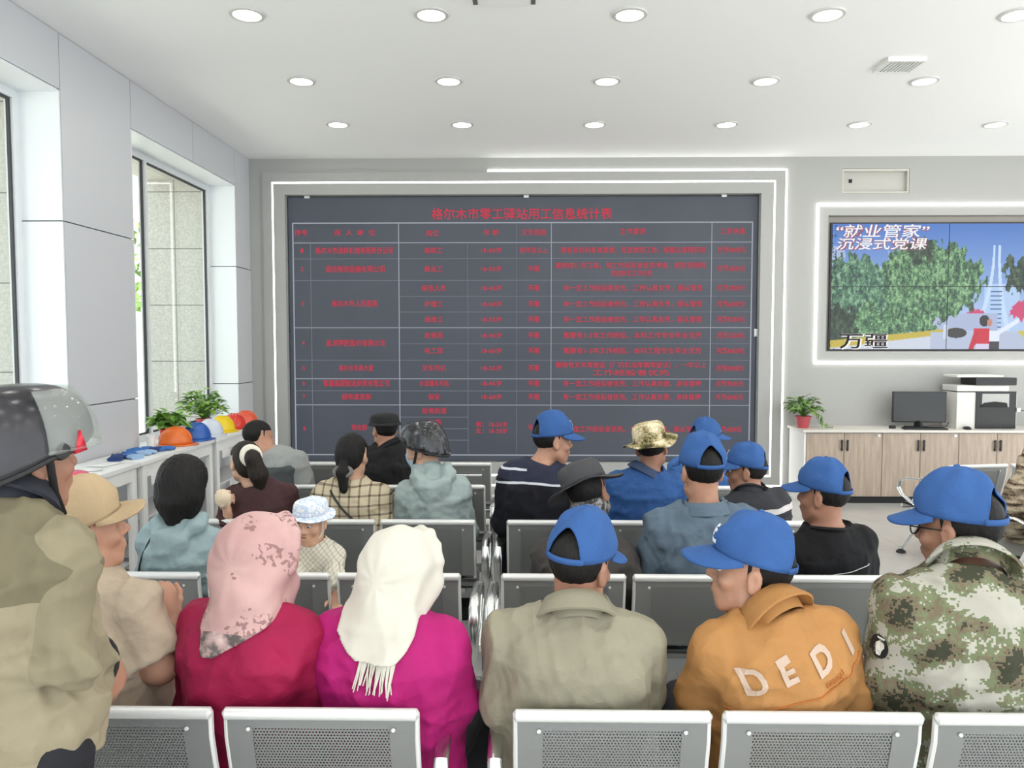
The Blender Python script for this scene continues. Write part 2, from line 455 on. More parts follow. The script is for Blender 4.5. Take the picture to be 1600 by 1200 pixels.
q.build('grid_lines', [LINE, LINE2], board, smooth=False)
def put(mb, s, pxc, pyc, wpx, hpx, bold=.002):
    size = (sZ(pyc - hpx / 2) - sZ(pyc + hpx / 2)) * 1.12
    V, F = text_mesh(s, size, 0, 0, 'CENTER', 1.0, bold * size * 2)
    if not V: return
    xs_ = [v[0] for v in V]; wd = max(xs_) - min(xs_); tw = sX(pxc + wpx / 2) - sX(pxc - wpx / 2); k = tw / wd; mid = (max(xs_) + min(xs_)) / 2
    zs_ = [v[1] for v in V]; mz = (max(zs_) + min(zs_)) / 2
    mb.add([((v[0] - mid) * k + sX(pxc), -.008, v[1] - mz + sZ(pyc)) for v in V], F)
q = MB(); put(q, '格尔木市零工驿站用工信息统计表', 815, 334, 280, 17, .004); q.build('title_text', RED, board, smooth=False)
q = MB(); T = lambda s, a, c, w, h=9: put(q, s, a, c, w, h, .003)
T('序号', 473, 363, 20); T('用  人  单  位', 556, 363, 64); T('岗位', 677, 364, 19); T('年 龄', 768, 363, 24); T('文化程度', 834, 363, 38); T('工作要求', 987, 362, 40); T('工资待遇', 1142, 362, 38)
T('格尔木市源林机械有限责任公司', 555, 391, 120, 10); T('源远物流运输有限公司', 556, 420, 92, 10); T('格尔木市人民医院', 555, 474, 72, 10)
T('盐湖钾肥股份有限公司', 556, 536, 92, 10); T('格尔木华美大厦', 556, 575, 54); T('青藏高原物流商贸有限公司', 556, 599, 104, 10); T('超市直营部', 556, 620, 46); T('物业部', 560, 668, 24)
jobs = [('装卸工', 391), ('搬运工', 420), ('保洁人员', 450), ('护理工', 475), ('维修工', 499), ('收银员', 524), ('电工班', 548), ('叉车司机', 575), ('水泥罐车司机', 599), ('保安', 620)]
req = ['需有良好的身体素质，吃苦耐劳工作，能服从管理安排', None, '有一定工作经验者优先，工作认真负责，服从管理', '有一定工作经验者优先，工作认真负责，服从管理', '有一定工作经验者优先，工作认真负责，服从管理',
       '需要有1-3年工作经验，本科工作专业毕业优先', '需要有1-3年工作经验，本科工程专业毕业优先', None, '有一定工作经验者优先，工作认真负责，身体健康', '有一定工作经验者优先，工作认真负责，身体健康']
for k, (s, yv) in enumerate(jobs):
    T(s, 678, yv, 9.5 * len(s) if len(s) < 6 else 46); T(['18-60岁', '18-55岁', '18-45岁'][k % 3], 768, yv, 32, 8); T('初中及以上' if k == 0 else '不限', 834, yv, 44 if k == 0 else 18)
    T(['月薪6000元', '月薪5000元', '月薪3500元'][k % 3], 1141, yv, 44)
    if req[k]: T(req[k], 988, yv, 216 if k else 224)
T('能熟练使用工具，有工作经验者优先考虑，能吃苦耐劳，', 986, 415, 236); T('完成岗位工作任务', 986, 427, 64)
T('需持有叉车驾驶证（厂内机动车辆驾驶证），一年以上', 986, 570, 236); T('工作经验者优先', 986, 582, 120)
T('财务助理', 678, 642, 38); T('文员', 678, 660, 22); T('厨师', 678, 679, 20); T('男：18-55岁', 768, 663, 50, 8); T('女：18-50岁', 768, 673, 50, 8); T('不限', 834, 668, 18)
T('有一定工作经验者优先，工作认真负责，服从管理', 985, 670, 216)
for k, yv in enumerate((391, 420, 474, 536, 575, 599, 620, 670)): T(str(k + 1), 474, yv, 4, 8)
T('月薪4000元', 1141, 670, 40)
q.build('table_text', RED, board, smooth=False)

# ------------------------------------------------------------------ the video wall
YT = YB + .05
vw = thing('video_wall', 'four panel video wall showing a park street with trees', 'screen', ((tv[0] + tv[1]) / 2, YT, tv[2]))
VX, VY, VZ = vw.location
x0, x1, z0, z1 = atY(1298, 450, YT).x, atY(1664, 450, YT).x, atY(1450, 546, YT).z, atY(1450, 349, YT).z
WPX, HPX = 366.0, 197.0
def fbm(x, y, s, o=4, seed=0):
    out = np.zeros_like(x); amp = 1; tot = 0
    for k in range(o):
        f = s * 2 ** k; rs = np.random.RandomState(seed + k); T_ = rs.rand(64, 64)
        X = x * f; Y = y * f; xi = np.floor(X).astype(int); yi = np.floor(Y).astype(int); fx = X - xi; fy = Y - yi
        fx = fx * fx * (3 - 2 * fx); fy = fy * fy * (3 - 2 * fy)
        g_ = lambda a, c: T_[a % 64, c % 64]
        out += amp * ((g_(xi, yi) * (1 - fx) + g_(xi + 1, yi) * fx) * (1 - fy) + (g_(xi, yi + 1) * (1 - fx) + g_(xi + 1, yi + 1) * fx) * fy); tot += amp; amp *= .55
    return out / tot
def picture(x, y):
    """park scene shown on the screens; x right 0..366, y down 0..197, sRGB 0..255"""
    C = np.empty(x.shape + (3,)); 
    def lay(mask, col): C[mask] = np.broadcast_to(col, C.shape)[mask] if np.ndim(col) == 1 else col[mask]
    t = np.clip(y / 150, 0, 1)[..., None]
    C[:] = np.array([72, 118, 196]) * (1 - t) + np.array([178, 200, 236]) * t
    cl = fbm(x, y, .02, 4, 5); lay((cl > .56) & (y > 35) & (y < 110) & (x < 90), np.array([166, 184, 222]))
    n = fbm(x, y * .6, .09, 4, 11); hi = .6 * fbm(x, y * .5, .30, 3, 21) + .4 * fbm(x, y * .7, .75, 2, 31)
    tree = np.where(hi[..., None] > .62, np.array([150, 190, 140]), np.where(hi[..., None] > .5, np.array([100, 146, 98]), np.where(hi[..., None] > .38, np.array([62, 106, 70]), np.array([30, 56, 46]))))
    e = (n - .5) * 46
    def blob(cx_, cy_, rx, ry_): return ((x - cx_) / (rx + e)) ** 2 + ((y - cy_) / (ry_ + e)) ** 2 < 1
    # monument
    lay((np.abs(x - 268) < 26 - (y - 30) * -.02) & (y > 95) & (y < 165), np.array([176, 204, 240]))
    for ax, top in ((254, 34), (262, 34)):
        sp = (y - top) / 130; c_ = np.where(ax < 258, ax - 24 * np.clip(sp, 0, 1) ** 2.2, ax + 16 * np.clip(sp, 0, 1) ** 2.2)
        lay((np.abs(x - c_) < 1.6 + 2.2 * sp) & (y > top) & (y < 168), np.array([196, 220, 246]))
    lay((x > 250) & (x < 268) & (y > 100) & (y < 168) & ((y % 7) < 2), np.array([70, 96, 150]))
    lay(blob(302, 80, 26, 34) | blob(330, 95, 30, 40), tree * .55)
    lay(blob(292, 140, 14, 9) | blob(320, 132, 30, 16) | blob(228, 140, 16, 5), np.array([206, 60, 112]))
    lay((y > 140) & (y < 168) & (x > 150) & (x < 262), np.array([170, 182, 214]))
    lay(blob(196, 128, 22, 9), np.array([50, 44, 40])); lay(blob(200, 122, 9, 4), np.array([190, 50, 70]))
    lay(blob(150, 92, 84, 66) | blob(100, 118, 46, 50), tree)
    lay(blob(140, 40, 18, 24), tree * .55)
    lay(blob(35, 112, 52, 62), tree * .92 + np.array([0, 4, 14])); lay(blob(18, 160, 40, 30), tree * .5)
    lay((blob(60, 160, 24, 34)) | (blob(100, 165, 40, 30)) | blob(130, 160, 36, 26), tree * 1.02)
    lay((y > 168 + (150 - x) * .10) & (y > 150) & (x < 190), np.array([196, 176, 60])); lay((y > 177 + (150 - x) * .12) & (x < 200), np.array([204, 212, 226]))
    lay((y > 170) & (x > 158), np.array([182, 192, 216])); lay((((x - 198) / 17) ** 2 + ((y - 171) / 8) ** 2 < 1), np.array([52, 48, 46]))
    lay((x > 178) & (x < 185) & (y > 158) & (y < 180), np.array([206, 216, 236]))
    lay((x > 296 + (y - 170)) & (y > 168) & (y < 182) & (x < 360), np.array([200, 190, 70]))
    # singer in red seen from behind with companion in white
    lay((x > 226) & (x < 250) & (y > 164) & (y < 190), np.array([206, 28, 56])); lay((np.abs(x - 224 - (190 - y) * .3) < 4) & (y > 170), np.array([196, 24, 50]))
    lay(((x - 242) / 8) ** 2 + ((y - 152) / 9) ** 2 < 1, np.array([36, 30, 34])); lay(((x - 250) / 4) ** 2 + ((y - 155) / 6) ** 2 < 1, np.array([190, 130, 110]))
    lay((x > 230) & (x < 250) & (y > 188), np.array([214, 206, 232])); lay((x > 250) & (x < 266) & (y > 168) & (y < 186), np.array([226, 234, 248]))
    lay((np.abs((y - 172) + (x - 262) * .62) < 4) & (x > 258) & (x < 296), np.array([226, 234, 248])); lay((x > 250) & (x < 266) & (y >= 184), np.array([58, 52, 58]))
    lay((x < 8) & (hi < .4), tree * .3)
    return np.clip(C, 0, 255)
def m_pic():
    m = NT('screen_picture'); a = m.n.new('ShaderNodeAttribute'); a.attribute_name = 'picture'
    m.set((.01, .01, .01), .25, 0, .4, a.outputs['Color'], .92); return m.mat
MPIC = m_pic()
xm, zm = (x0 + x1) / 2, (z0 + z1) / 2; bz = .004
for (a0, a1, c0, c1) in ((x0, xm, zm, z1), (xm, x1, zm, z1), (x0, xm, z0, zm), (xm, x1, z0, zm)):
    nx, nz = 184, 100
    gx = np.linspace(a0 + bz, a1 - bz, nx + 1); gz = np.linspace(c0 + bz, c1 - bz, nz + 1)
    GX, GZ = np.meshgrid(gx, gz)
    V = np.stack([GX.ravel() - VX, np.full(GX.size, -.004), GZ.ravel() - VZ], 1)
    I = np.arange((nx + 1) * (nz + 1)).reshape(nz + 1, nx + 1)
    F = np.stack([I[:-1, :-1].ravel(), I[:-1, 1:].ravel(), I[1:, 1:].ravel(), I[1:, :-1].ravel()], 1)
    me = bpy.data.meshes.new('screen'); me.from_pydata(V.tolist(), [], F.tolist())
    col = picture((GX - x0) / (x1 - x0) * WPX, (z1 - GZ) / (z1 - z0) * HPX).reshape(-1, 3) / 255
    lin = np.where(col <= .04045, col / 12.92, ((col + .055) / 1.055) ** 2.4)
    at = me.attributes.new('picture', 'FLOAT_COLOR', 'POINT'); at.data.foreach_set('color', np.concatenate([lin, np.ones((len(lin), 1))], 1).ravel().astype(np.float32))
    me.materials.append(MPIC)
    o = bpy.data.objects.new('screen', me); COL.objects.link(o); o.parent = vw
q = MB(); q.box(x0 - VX - .012, x1 - VX + .012, 0, .06, z0 - VZ - .012, z1 - VZ + .012); q.build('housing', M['black'], vw, smooth=False)
q = MB()
q.box(tv[0] - VX + .003, tv[1] - VX - .003, .03, .085, .003, tv[3] - VZ - .003); q.build('niche_lining', plain('niche_grey', (.33, .31, .28), .6), vw, smooth=False)
def vt(s, pxc, pyc, wpx, hpx, mat, name, dy, ol=0, shear=.15):
    xc, zc = atY(pxc, pyc, YT); 
def vtext(s, pxc, pyc, wpx, hpx, mats, name, shear=.15, ol=None):
    p = atY(pxc, pyc, YT); sz = hpx * 8.8 / 1200 * 1.12; tw = wpx * 8.8 / 1200
    q = MB()
    for mi, (bold, dy, dx) in enumerate(((.010, -.008, 0), (.045, -.006, .006))):
        V, F = text_mesh(s, sz, 0, 0, 'CENTER', 1, bold * sz, shear)
        xs_ = [v[0] for v in V]; k = tw / (max(xs_) - min(xs_)); mid = (max(xs_) + min(xs_)) / 2; zs_ = [v[1] for v in V]; mz = (max(zs_) + min(zs_)) / 2
        q.add([((v[0] - mid) * k + p.x - VX + dx, dy, v[1] - mz + p.z - VZ - dx) for v in V], F, mi)
    q.build(name, mats, vw, smooth=False)
TW = glow('screen_white_text', (.95, .93, .90), .95); TP = glow('screen_text_outline', (.50, .22, .36), .6); TD = glow('screen_dark_outline', (.03, .02, .03), .5)
TR = glow('screen_red_text', (.42, .02, .05), .8)
vtext('“就业管家”', 1379, 361, 142, 19, [TW, TP], 'caption_text')
vtext('沉浸式党课', 1377, 381, 138, 17, [TW, TP], 'caption_text')
vtext('万疆', 1349, 533, 74, 23, [TD, TW], 'song_title_text', .0)

# ------------------------------------------------------------------ wall hatch above the video wall
hp = thing('wall_hatch', 'beige recessed wall hatch with a small lock above the video wall', 'wall panel', ((acp[0] + acp[1]) / 2, YB + .1, acp[2]))
q = MB(); w_ = (acp[1] - acp[0]) / 2; h_ = acp[3] - acp[2]
q.rbox(-w_ + .02, w_ - .02, -.055, -.03, .02, h_ - .03, .004); q.build('door_leaf', plain('beige_metal', (.50, .49, .45), .45), hp)
q = MB(); ring_boxes(q, (-w_ + .003, w_ - .003, .003, h_ - .003), (-w_ + .02, w_ - .02, .02, h_ - .03), -.095, .035); q.build('hatch_frame', plain('beige_frame', (.58, .56, .50), .5), hp, smooth=False)
q = MB(); q.rbox(-w_ + .09, -w_ + .125, -.066, -.056, h_ * .45, h_ * .45 + .04, .004); q.build('lock', M['blackm'], hp)

# ------------------------------------------------------------------ ceiling: downlights, vents, hatch
LENS = glow('lit_downlight_lens', (1, .97, .86), 6.0); RIM = plain('downlight_rim', (.62, .62, .60), .4)
lens = MB(); lens.lathe([(0, -.006), (.084, -.006), (.084, 0)], 32)
rim = MB(); rim.lathe([(.086, -.001), (.088, -.012), (.108, -.010), (.113, 0)], 32)
rows = [(4.97, [386, 674, 984, 1293, 1590], 22), (6.20, [471, 701, 948, 1196, 1444], 126), (7.44, [528, 722, 929, 1135, 1343, 1555], 194)]
spots = []
rown = ['near', 'middle', 'far']
for ri_, (Y, pxs, py) in enumerate(rows):
    for ci, px in enumerate(pxs):
        p = atZ(px, py, ZC); spots.append((p.x, p.y, ri_, ci))
colx = [atZ(px, 22, ZC).x for px in rows[0][1]]
ordn = ['first', 'second', 'third', 'fourth', 'fifth', 'sixth']
proto = None
def lamp_at(x, y, name):
    L = bpy.data.lights.new('downlight_beam', 'AREA'); L.shape = 'DISK'; L.size = .17; L.energy = LAMP_W; L.color = (1, .965, .90)
    o = bpy.data.objects.new('downlight_beam', L); COL.objects.link(o); return o
for (x, y, ri_, ci) in spots:
    lab = '%s lit round downlight from the window wall in the %s ceiling row' % (ordn[ci], rown[ri_])
    if proto is None:
        proto = thing('downlight', lab, 'light', (x, y, ZC), 0, 'ceiling downlights')
        lens.build('lens', LENS, proto); rim.build('rim', RIM, proto); t = proto
    else:
        t = copy_tree(proto); t.location = (x, y, ZC); t['label'] = lab
    L = lamp_at(x, y, lab); L.location = (x, y, ZC - .016)
for k in range(6):                                  # the rows that go on overhead and behind the camera
    y = 4.97 - 1.235 * (k + 1)
    for x in colx + [6.3]:
        L = lamp_at(x, y, ''); L.location = (x, y, ZC - .016)
    L = None
for y in (4.97, 6.2, 7.44):
    L = lamp_at(6.6, y, ''); L.location = (6.6, y, ZC - .016)
p = atZ(1405, 99, ZC)
av = thing('ceiling_vent', 'white slatted air vent in the ceiling', 'vent', (p.x, p.y, ZC))
q = MB(); ring_boxes_z = None
q.box(-.14, .14, -.13, -.11, -.03, 0); q.box(-.14, .14, .11, .13, -.03, 0); q.box(-.14, -.12, -.11, .11, -.03, 0); q.box(.12, .14, -.11, .11, -.03, 0); q.build('frame', M['white'], av, smooth=False)
q = MB()
for k in range(9): q.box(-.115 + k * .027, -.105 + k * .027, -.11, .11, -.028, -.006)
q.build('slats', M['white'], av, smooth=False)
p = atZ(788, 2, ZC)
hv = thing('ceiling_cassette', 'white air outlet panel at the top edge of the ceiling view', 'vent', (p.x, p.y - .42, ZC))
q = MB(); q.rbox(-.20, .20, -.45, .45, -.018, 0, .004); q.build('panel', M['ceil'], hv)
for sx in (-.175, .175):
    q = MB(); q.box(sx - .014, sx + .014, -.42, .42, -.021, -.017); q.build('slot', plain('vent_slot', (.12, .12, .12), .7), hv, smooth=False)
# ------------------------------------------------------------------ cabinets on the right
YF = 8.28
CT = .80
def cab_x(px): return atY(px, 720, YF).x
c0 = cab_x(1259); CW = .815
def make_cabinet(x, label):
    t = thing('cabinet', label, 'cabinet', (x, YF, 0), 0, 'low wooden cabinets')
    q = MB(); q.box(0, CW, .02, .46, .075, CT - .028); q.build('carcass', M['white'], t, smooth=False)
    q = MB(); q.box(.0, CW, .035, .44, 0, .075); q.build('plinth', M['blackm'], t, smooth=False)
    for k in (0, 1):
        q = MB(); a = .003 + k * CW / 2; q.rbox(a, a + CW / 2 - .006, 0, .019, .08, CT - .035, .002)
        d = q.build('door', M['wood'], t)
        hx = CW / 2 + (-.03 if k == 0 else .03)
        h = MB(); h.rbox(hx - .008, hx + .008, -.026, -.012, .575, .695, .003); h.box(hx - .006, hx + .006, -.013, 0, .585, .60); h.box(hx - .006, hx + .006, -.013, 0, .67, .685)
        h.build('handle', M['black'], d)
    q = MB(); q.rbox(CW - .055, CW - .025, -.008, 0, CT - .075, CT - .048, .003); q.build('lock', M['silver'], t)
    return t
for k, lab in enumerate(('two-door wooden cabinet under the potted plant', 'two-door wooden cabinet under the computer monitor', 'two-door wooden cabinet under the printer')):
    make_cabinet(c0 + k * CW, lab)
q = MB(); q.rbox(-.045, 4 * CW + .05, -.03, .47, -.026, 0, .004)
ctop = tag(q.build('countertop', plain('pale_countertop', (.72, .68, .62), .4)), 'long pale worktop over the wooden cabinets', 'countertop'); ctop.location = (c0, YF, CT)
q = MB(); q.box(-.02, 0, .0, .46, 0, CT - .028); s = tag(q.build('end_panel', M['white'], smooth=False), 'white side panel closing the left end of the cabinets', 'panel'); s.location = (c0 - .002, YF, 0)

# monitor, keyboard, mouse
mp = atY(1436, 664, 8.50)
t = thing('computer_monitor', 'black flat computer monitor on the cabinet worktop', 'monitor', (mp.x, 8.50, CT), R(-3))
q = MB(); q.rbox(-.285, .285, 0, .03, .06, .40, .006); q.build('casing', M['black'], t)
q = MB(); q.box(-.275, .275, -.002, 0, .072, .39); q.build('screen', plain('dark_screen', (.012, .013, .015), .2), t, smooth=False)
q = MB(); q.rbox(-.03, .03, .03, .06, .0, .16, .004); q.rbox(-.11, .11, -.06, .12, 0, .012, .004); q.build('stand', M['black'], t)
q = MB(); q.rbox(-.015, .015, -.05, -.01, .014, .075, .005); q.build('webcam', M['rubber'], t)
t = thing('keyboard', 'black keyboard lying before the monitor', 'keyboard', (mp.x - .02, 8.345, CT), R(-4))
q = MB(); q.rbox(-.22, .22, -.06, .06, 0, .018, .004); q.build('base', M['black'], t)
q = MB()
for i in range(14):
    for j in range(5): q.box(-.205 + i * .0295, -.18 + i * .0295, -.05 + j * .0205, -.033 + j * .0205, .018, .024)
q.build('keys', M['blackm'], t, smooth=False)
q = MB(); q.lathe([(0, .034), (.02, .031), (.034, .018), (.036, 0)], 20, 0, Matrix.Diagonal((1, 1.6, 1, 1)))
p = atZ(1512, 671, CT); o = tag(q.build('mouse', M['black']), 'black computer mouse in front of the printer', 'mouse'); o.location = (p.x, 8.36, CT)
q = MB(); q.tube([(mp.x + .12, 8.52, CT + .16), (mp.x + .22, 8.56, CT + .08), (mp.x + .30, 8.58, CT + .10), (mp.x + .36, 8.60, CT + .14)], .004, 6); q.tube([(mp.x - .18, 8.40, CT + .006), (mp.x + .1, 8.44, CT + .03), (mp.x + .3, 8.5, CT + .02), (mp.x + .38, 8.58, CT + .08)], .004, 6)
tag(q.build('cable', M['black']), 'thin black cables between monitor and printer', 'cable')
q = MB(); q.rbox(-.03, .03, -.02, .02, 0, .035, .006); o = tag(q.build('power_adapter', M['rubber']), 'small dark adapter left of the monitor', 'adapter'); o.location = (mp.x - .33, 8.42, CT)

# printer
pp = atY(1541, 672, 8.40)
t = thing('printer', 'white and black office printer on the worktop', 'printer', (pp.x, 8.40, CT))
PW, PH = .325, .56
wm = plain('printer_white', (.74, .73, .69), .45)
q = MB(); q.rbox(-PW, PW - .005, 0, .30, 0, .40, .008); q.build('body', wm, t)
q = MB(); q.rbox(-PW + .20, PW - .02, -.014, 0, .005, .41, .004); q.build('front_panel', M['black'], t)
q = MB(); q.box(-PW + .26, PW - .10, -.018, -.013, .24, .385); q.build('output_slot', plain('slot_grey', (.45, .45, .44), .5), t, smooth=False)
q = MB(); q.add([(-PW + .24, -.02, .24), (PW - .12, -.02, .24), (PW - .13, -.02, .285), (-PW + .40, -.02, .30), (-PW + .28, -.02, .285)], [(0, 1, 2, 3, 4)]); q.build('output_tray', M['blackm'], t, smooth=False, solid=.02)
q = MB(); q.rbox(-PW - .008, PW - .10, -.01, .29, .41, .475, .008); q.build('scanner_unit', wm, t)
q = MB(); q.rbox(-PW + .18, PW - .03, -.03, .27, .475, .56, .012); q.build('document_feeder', M['black'], t)
q = MB(); q.rbox(-PW - .008, PW - .16, -.008, .28, .562, .585, .006); q.build('feeder_lid', wm, t)
q = MB(); q.rbox(PW - .02, PW + .02, -.03, .02, .19, .23, .006); q.build('side_lever', M['silver'], t)
q = MB(); q.tube([(pp.x + PW, 8.45, CT + .2), (pp.x + PW + .2, 8.5, CT + .19), (pp.x + PW + .6, 8.55, CT + .15)], .004, 6); tag(q.build('cable', M['black']), 'thin dark cord leaving the right side of the printer', 'cable')

# ------------------------------------------------------------------ potted plants
def leaf(mb, p, d, n, L, wd, m=0):
    d = d.normalized(); s_ = d.cross(n); s_ = s_.normalized() if s_.length > 1e-4 else d.orthogonal().normalized(); n = s_.cross(d)
    pr = [(0, .05), (.2, .75), (.45, 1.0), (.75, .62), (1, .02)]
    G = []
    for t_, w_ in pr:
        c = p + d * (L * t_) - n * (L * .35 * t_ * t_)
        G.append([c - s_ * (wd * w_) + n * (wd * .25 * w_), c, c + s_ * (wd * w_) + n * (wd * .25 * w_)])
    mb.grid(G, m)
def m_leaf(name, a, c):
    m = NT(name); m.set(m.ramp(m.noise(14, m.coord(), 3), [(.35, a), (.65, c)]), .4); return m.mat
LG = m_leaf('bright_leaf', (.10, .26, .03), (.32, .52, .08)); LD = m_leaf('green_leaf', (.05, .15, .03), (.13, .30, .05))
def plant(name, label, loc, pot_r, pot_h, potcol, n, spread, high, lmat, seed, trail=0, long=False, group=None):
    t = thing(name, label, 'plant', loc, 0, group); rs = random.Random(seed)
    q = MB(); q.lathe([(pot_r * .68, 0), (pot_r * .95, pot_h * .92), (pot_r * 1.05, pot_h * .92), (pot_r * 1.05, pot_h), (pot_r * .9, pot_h), (pot_r * .85, pot_h * .85), (0, pot_h * .85)], 24); q.build('pot', potcol, t)
    f = MB(); st = MB()
    for k in range(n):
        a = rs.random() * 2 * PI; rr = spread * (rs.random() ** .6); h = pot_h + high * (1 - .55 * (rr / spread) ** 2) * (.35 + .65 * rs.random())
        e = Vector((rr * math.cos(a), rr * math.sin(a), h)); st.tube([(0, 0, pot_h * .85), (e.x * .3, e.y * .3, pot_h * .85 + (h - pot_h * .85) * .6), e], .0022, 4)
        d = Vector((math.cos(a) + rs.uniform(-.6, .6), math.sin(a) + rs.uniform(-.6, .6), rs.uniform(-.3, .7)))
        L = rs.uniform(.06, .10) * (1.7 if long else 1); leaf(f, e, d, Vector((rs.uniform(-.3, .3), rs.uniform(-.3, .3), 1)), L, L * (.16 if long else .36))
    for k in range(trail):
        z = pot_h - .0; x = pot_r + .03 + k * .012; y = rs.uniform(-.05, .05)
        e = Vector((x + rs.uniform(0, .05), y, max(.02, z + .05 - k * .018))); leaf(f, e, Vector((.4, rs.uniform(-.6, .2), -1)), Vector((.6, -.6, .3)), .07, .026)
    if trail: st.tube([(0, 0, pot_h), (pot_r + .03, 0, pot_h + .06), (pot_r + .09, 0, pot_h * .4), (pot_r + .13, 0, .03)], .003, 5)
    st.build('stems', LD, t); f.build('leaves', lmat, t)
    return t
p = atZ(1251, 667, CT)
pinkpot = plain('pink_red_pot', sr(196, 84, 92), .45)
plant('potted_plant', 'trailing green plant in a pink pot on the cabinet worktop', (p.x, 8.50, CT), .085, .13, pinkpot, 90, .18, .24, m_leaf('pothos_leaf', (.07, .18, .04), (.24, .38, .09)), 3, 14)

# ------------------------------------------------------------------ long white tables along the windows
TX0, TX1, TZ = XL + .03, -2.69, .90
def make_table(y0, label):
    L = 1.27
    t = thing('table', label, 'table', (TX1, y0, 0), 0, 'white tables along the windows')
    q = MB(); q.rbox(TX0 - TX1, 0, 0, L, TZ - .03, TZ, .004); q.build('tabletop', M['white'], t)
    q = MB(); q.box(-.03, -.012, .05, L - .05, TZ - .12, TZ - .03); q.box(TX0 - TX1 + .02, TX0 - TX1 + .04, .05, L - .05, TZ - .12, TZ - .03); q.build('apron', M['white'], t, smooth=False)
    for ly in (.06, L - .06):
        for lx in (-.03, TX0 - TX1 + .03):
            q = MB(); q.rbox(lx - .02, lx + .02, ly - .03, ly + .03, 0, TZ - .03, .004); q.build('leg', M['white'], t)
        q = MB(); q.rbox(TX0 - TX1 + .05, -.05, ly - .012, ly + .012, .12, .15, .003); q.build('foot_bar', M['white'], t)
    for z in (.20, .46):
        q = MB(); q.rbox(TX0 - TX1 + .02, -.05, .06, L - .06, z, z + .016, .003); q.build('shelf', plain('shelf_white', (.62, .62, .62), .4), t)
    q = MB(); q.rbox(-.012, .002, .14, .30, TZ - .19, TZ - .12, .006); q.build('cable_box', M['white'], t)
    return t
for y0, lab in ((2.72, 'near white table by the windows behind the helmeted standing man'), (4.02, 'white table by the windows under the blue gloves'), (5.32, 'white table by the windows under the orange hard hat'), (6.62, 'far white table by the windows under the yellow hard hat')):
    make_table(y0, lab)
gm = plain('pale_wall_grey', (.30, .30, .31), .7)

# hard hats on the tables
def hard_hat(px, py, col, label, rz, Y):
    p = atY(px, py, Y); p.z = TZ; p.x = max(p.x, TX0 + .13)
    t = thing('hard_hat', label, 'hard hat', p, rz, 'hard hats on the window tables')
    mt = plain(label.split()[0] + '_hat_shell', col, .28)
    q = MB(); G = []
    for i in range(15):
        th = i / 14 * PI / 2; row = []
        for k in range(40):
            a = 2 * PI * k / 40; g_ = math.cos(th) ** .75; ridge = 1 + .03 * max(0, math.cos(2 * a)) * math.sin(th * 2)
            row.append((.122 * g_ * math.sin(a), .145 * g_ * math.cos(a), .015 + .148 * math.sin(th) ** .9 * ridge))
        G.append(row)
    q.grid(G, 0, True)
    for k in (-1, 0, 1):
        q.tube([(k * .028, .145 * math.cos(u) * .98, .018 + .150 * math.sin(u) ** .9) for u in [x / 12 * PI for x in range(1, 12)]], .007, 8)
    s_ = q.build('shell', mt, t, solid=.003); t.scale = (.88, .88, .88)
    q = MB(); G = []
    for i, (ro_, zz) in enumerate(((0, .018), (.5, .012), (1, .004))):
        row = []
        for k in range(40):
            a = 2 * PI * k / 40; ext = .016 + .045 * max(0, math.cos(a)) ** 2
            row.append(((.122 + ext * ro_) * math.sin(a), (.145 + ext * ro_) * math.cos(a), zz))
        G.append(row)
    q.grid(G, 0, True); q.build('brim', mt, t, solid=.004)
    return t
hard_hat(274, 680, sr(226, 110, 40), 'orange hard hat beside the red plant pot', R(-70), 6.2)
hard_hat(307, 674, sr(46, 96, 178), 'blue hard hat between the orange and white ones', R(-20), 6.52)
hard_hat(328, 668, sr(215, 222, 232), 'white hard hat between the blue and yellow ones', R(-10), 6.83)
hard_hat(347, 664, sr(240, 206, 30), 'yellow hard hat between the white and red ones', R(-20), 7.13)
hard_hat(366, 657, sr(216, 60, 50), 'red hard hat beside the yellow one', R(15), 7.42)
hard_hat(384, 655, sr(228, 96, 66), 'orange-red hard hat at the far end of the row', R(-30), 7.68)
redpot = plain('red_pot', sr(214, 74, 62), .4)
plant('potted_plant', 'green bushy plant in a red pot behind the orange hard hat', (-2.98, 6.34, TZ), .07, .12, redpot, 110, .12, .15, m_leaf('long_leaf', (.09, .26, .03), (.30, .50, .09)), 11, 0, False)
plant('potted_plant', 'bright green bushy plant behind the blue and white hard hats', (-3.22, 7.62, SILL), .075, .12, pinkpot, 150, .20, .30, LG, 12)
# a paper cup by the red pot
q = MB(); q.lathe([(.026, 0), (.036, .088), (.039, .09), (.036, .092), (.034, .088), (.024, .004), (0, .004)], 20)
o = tag(q.build('paper_cup', plain('white_cup', (.82, .80, .78), .5)), 'white paper cup beside the red plant pot', 'cup'); o.location = (-3.0, 6.08, TZ)
# work gloves and bagged vests lying on the table
def glove(loc, rz, cols, label):
    t = thing('work_glove', label, 'glove', loc, rz, 'gloves on the window table')
    q = MB()
    for k, (x, l) in enumerate(((-.036, .075), (-.012, .088), (.012, .084), (.036, .066))): q.tube([(x * .9, .05, .014), (x * 1.15, .05 + l * .6, .02), (x * 1.2, .05 + l, .012)], [.013, .012, .009], 8)
    q.tube([(.042, -.01, .014), (.068, .03, .016), (.072, .065, .012)], [.015, .013, .010], 8)
    q.tube([(0, .06, .016), (0, .02, .018), (0, -.03, .016)], [.050, .050, .043], 14, 0, .016); q.build('palm', cols[0], t)
    q = MB(); q.tube([(0, -.028, .016), (0, -.08, .017), (0, -.10, .015)], [.046, .05, .052], 14, 0, .018); q.build('cuff', cols[1], t)
GB = plain('blue_glove_fabric', sr(70, 118, 186), .8, 0, .3, (200, .4)); GD = plain('navy_glove_fabric', sr(38, 60, 112), .8); GW = plain('pale_blue_glove', sr(150, 180, 214), .8)
